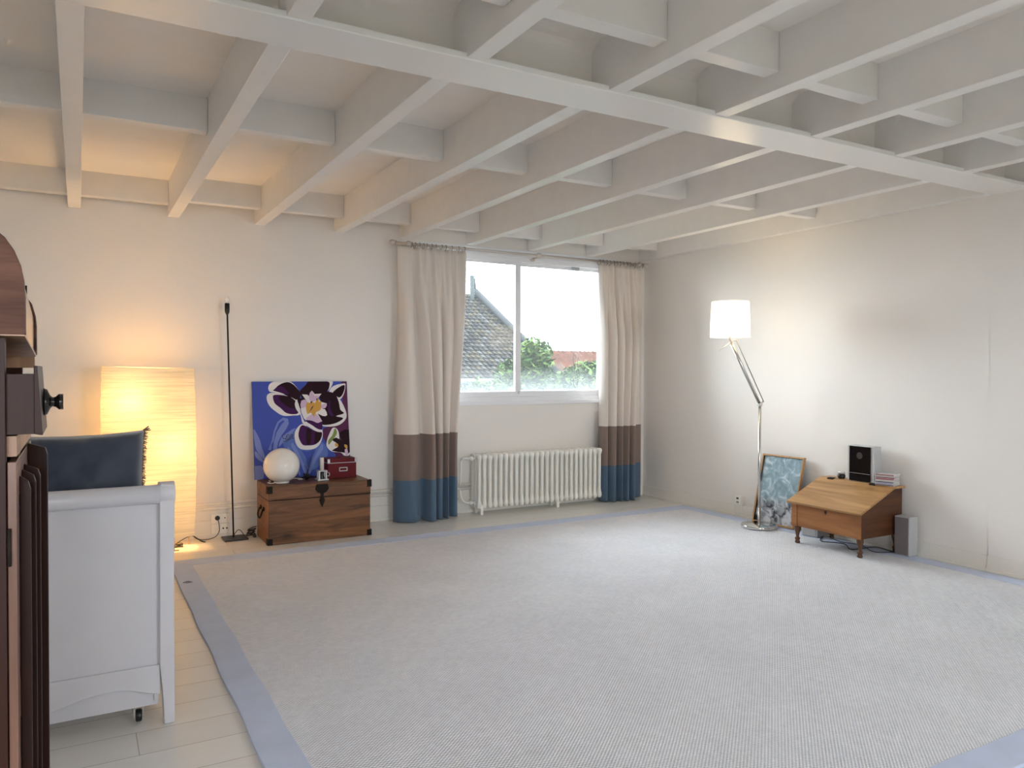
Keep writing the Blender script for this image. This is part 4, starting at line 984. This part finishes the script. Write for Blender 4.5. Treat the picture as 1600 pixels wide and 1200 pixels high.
for j in range(rows):
    a = EvL+up_*j; xr = lerp(Ev.x, Apx.x, (j+.5)/rows) ; cw = .125; n_ = int((xr+1.2)/cw)
    for i in range(n_):
        x = xr-(i+1)*cw+((j*.37) % 1)*0
        o_ = Vector((x, a.y, a.z)); th0, th1 = .055+random.uniform(-.008, .012), .01
        e = Vector((cw*.90, 0, 0)); s_ = up_*1.18
        vs = [o_, o_+e, o_+e+s_, o_+s_, o_+nrm*th0+e*.1, o_+nrm*th0*.55+e*.95, o_+nrm*th1*.6+e*.95+s_, o_+nrm*th1+e*.1+s_]
        B.add(vs, [(0,1,5,4), (4,5,6,7), (0,4,7,3), (1,2,6,5)], random.choice([0, 0, 1, 1, 2, 3, 0, 2]))
B.build('roof', tiles, nh, fixn=False)
M_dsl = mat('roof_underlay', (0.0066, 0.0063, 0.0063), .9, spec=.04)
MB().add([EvL-nrm*.03, Ev-nrm*.03, Apx-nrm*.03, RgL-nrm*.03, EvL-nrm*.1, Ev-nrm*.1, Apx-nrm*.1, RgL-nrm*.1], [(0,1,2,3), (7,6,5,4), (0,4,5,1), (1,5,6,2), (2,6,7,3), (3,7,4,0)]).build('roof_deck', M_dsl, nh)
MB().tube([Ev+nrm*.06, Apx+nrm*.06], .075, 8).build('verge_cap', mat('verge_slate', (0.0223, 0.0230, 0.0242), .8, spec=.04), nh)
MB().tube([EvL+Vector((0, -.08, -.06)), Ev+Vector((0, -.08, -.06))], .07, 8).build('gutter', mat('gutter_zinc', (0.0456, 0.0479, 0.0491), .5, spec=.04), nh)
MB().box(-3.9, 3.5, 7.9, 13.2, -3.1, 1.12).build('house_wall', mat('house_render', (0.0228, 0.0251, 0.0296), .9, spec=.04), nh)
MB().tube([(3.06, 10.3, 2.6), (3.06, 10.3, 3.70)], .055, 10).build('flue', mat('flue_grey', (0.0228, 0.0263, 0.0263), .6, spec=.04), nh)
MB().lathe([(.05, 0), (.03, .10), (.012, .32), (.004, .45)], (3.235, 10.5, 3.34), 8).build('finial', M_dsl, nh)
def rowed_roof(name, label, X0_, X1_, Yn, Yf, zl, zh, wallc, tilec, loc, hip=0.0):
    h = thing(name, label, 'house', loc)
    tm = [mat('terracotta_a', tilec, .85, spec=.04), mat('terracotta_b', tuple(c*.72 for c in tilec), .85, spec=.04), mat('terracotta_c', tuple(min(1, c*1.25) for c in tilec), .85, spec=.04)]
    B = MB(); n_ = int((X1_-X0_)/.32); rws = 9
    for i in range(n_):
        x = lerp(X0_, X1_, i/n_); w__ = (X1_-X0_)/n_
        for j in range(rws):
            ya, yb = lerp(Yn, Yf, j/rws), lerp(Yn, Yf, (j+1)/rws); za, zb = lerp(zl, zh, j/rws), lerp(zl, zh, (j+1)/rws)
            mi = random.choice([0, 0, 1, 2])
            B.add([(x, ya, za+.01), (x+w__*.5, ya, za+.09), (x+w__, ya, za+.01), (x+w__, yb, zb+.01), (x+w__*.5, yb, zb+.07), (x, yb, zb+.01)], [(0, 1, 4, 5), (1, 2, 3, 4)], mi)
    B.add([(X0_, Yn, zl-.01), (X1_, Yn, zl-.01), (X1_, Yf, zh-.01), (X0_, Yf, zh-.01), (X0_, Yn, zl-.12), (X1_, Yn, zl-.12), (X1_, Yf, zh-.12), (X0_, Yf, zh-.12)], [(0, 1, 2, 3), (7, 6, 5, 4), (0, 4, 5, 1), (2, 6, 7, 3), (0, 3, 7, 4), (1, 5, 6, 2)], 1)
    B.build('roof', tm, h, fixn=False)
    MB().box(X0_+.3, X1_-.3, Yn+.15, Yf+4, -3.1, zl+.05).build('house_wall', wallc, h)
    return h
M_wallfar = mat('far_house_wall', (0.0502, 0.0479, 0.0467), .9, spec=.04)
rowed_roof('distant_house', 'distant house with orange terracotta roof beyond the trees', 18.9, 30.0, 31.3, 33.0, 1.50, 2.62, M_wallfar, (.034, .014, .009), (24, 31, -3.1))
rowed_roof('distant_house', 'low distant house with faded pink roof left of the orange roofed one', 13.0, 18.4, 28.2, 29.6, .75, 1.80, M_wallfar, (.036, .022, .017), (15.5, 28, -3.1))
M_leaf = [mat('leaf_light', (0.0328, 0.0570, 0.0114), .6, spec=.04), mat('leaf_mid', (0.0155, 0.0328, 0.0075), .6, spec=.04), mat('leaf_pale', (0.0570, 0.0834, 0.0228), .6, spec=.04)]
M_bark = mat('bark_brown', (0.0228, 0.0160, 0.0102), .9, spec=.04)
def tree(label, x, y, ztop, rx, ry, hz, nleaf, seed, lsz=.085, name='tree'):
    rnd = random.Random(seed); o = thing(name, label, 'tree', (x, y, -3.1), 'trees outside the window')
    B = MB().tube(smooth_curve([(x, y, -3.1), (x+.1, y, -1.2), (x-.05, y+.05, ztop-hz*.9)], 5), [.10]*5+[.08]*5+[.05], 8)
    blobs = []
    for k in range(9):
        a = rnd.uniform(0, 2*PI); q_ = rnd.uniform(.0, .8)
        c_ = Vector((x+rx*q_*math.cos(a), y+ry*q_*math.sin(a), ztop-hz*rnd.uniform(.25, .95)))
        blobs.append((c_, rnd.uniform(.35, .6)))
        B.tube([(x-.05, y+.05, ztop-hz*.95), c_], [.035, .012], 6)
    blobs.append((Vector((x, y, ztop-.32)), .34))
    B.build('trunk', M_bark, o)
    B = MB()
    for k in range(nleaf):
        c_, s_ = rnd.choice(blobs); v = Vector((rnd.gauss(0, 1), rnd.gauss(0, 1), rnd.gauss(0, 1))).normalized()*(rnd.random()**.45)
        p = c_+Vector((v.x*rx*s_, v.y*ry*s_, v.z*hz*s_*.55))
        if p.z > ztop: continue
        e = Euler((rnd.uniform(-.9, .9), rnd.uniform(-.9, .9), rnd.uniform(0, 6.3))).to_matrix(); L_ = lsz*rnd.uniform(.6, 1.3)
        a_, b_ = e@Vector((L_, 0, 0)), e@Vector((0, L_*.42, 0)); dn = e@Vector((0, 0, -L_*.18))
        B.add([p-a_, p-b_+dn, p+a_, p+b_+dn], [(0, 1, 2), (0, 2, 3)], rnd.choice([0, 0, 1, 1, 2]))
    f = B.build('foliage', M_leaf, o, fixn=False)
    return o
tree('tall light green leafy tree right of the window mullion', 1.66, 5.0, 1.97, 1.0, .55, 1.9, 4200, 1)
tree('broad green tree in front of the orange roofed house', 3.35, 6.4, 1.46, 1.1, .55, 1.7, 4200, 2)
tree('bushy green tree at the right edge of the window view', 5.6, 8.8, 1.60, 1.5, .9, 2.2, 3600, 3, .11)
tree('low green tree below the eaves of the grey tiled roof', -.25, 3.3, 1.36, .80, .45, 1.0, 3000, 4, .06)
tree('small green tree at the lower left of the window view', -.9, 6.3, 1.16, 1.1, .5, 1.2, 2600, 5)
tree('distant dark green tree behind the leafy ones', 9.0, 17.0, 1.62, 2.6, 1.5, 2.6, 3000, 6, .17)
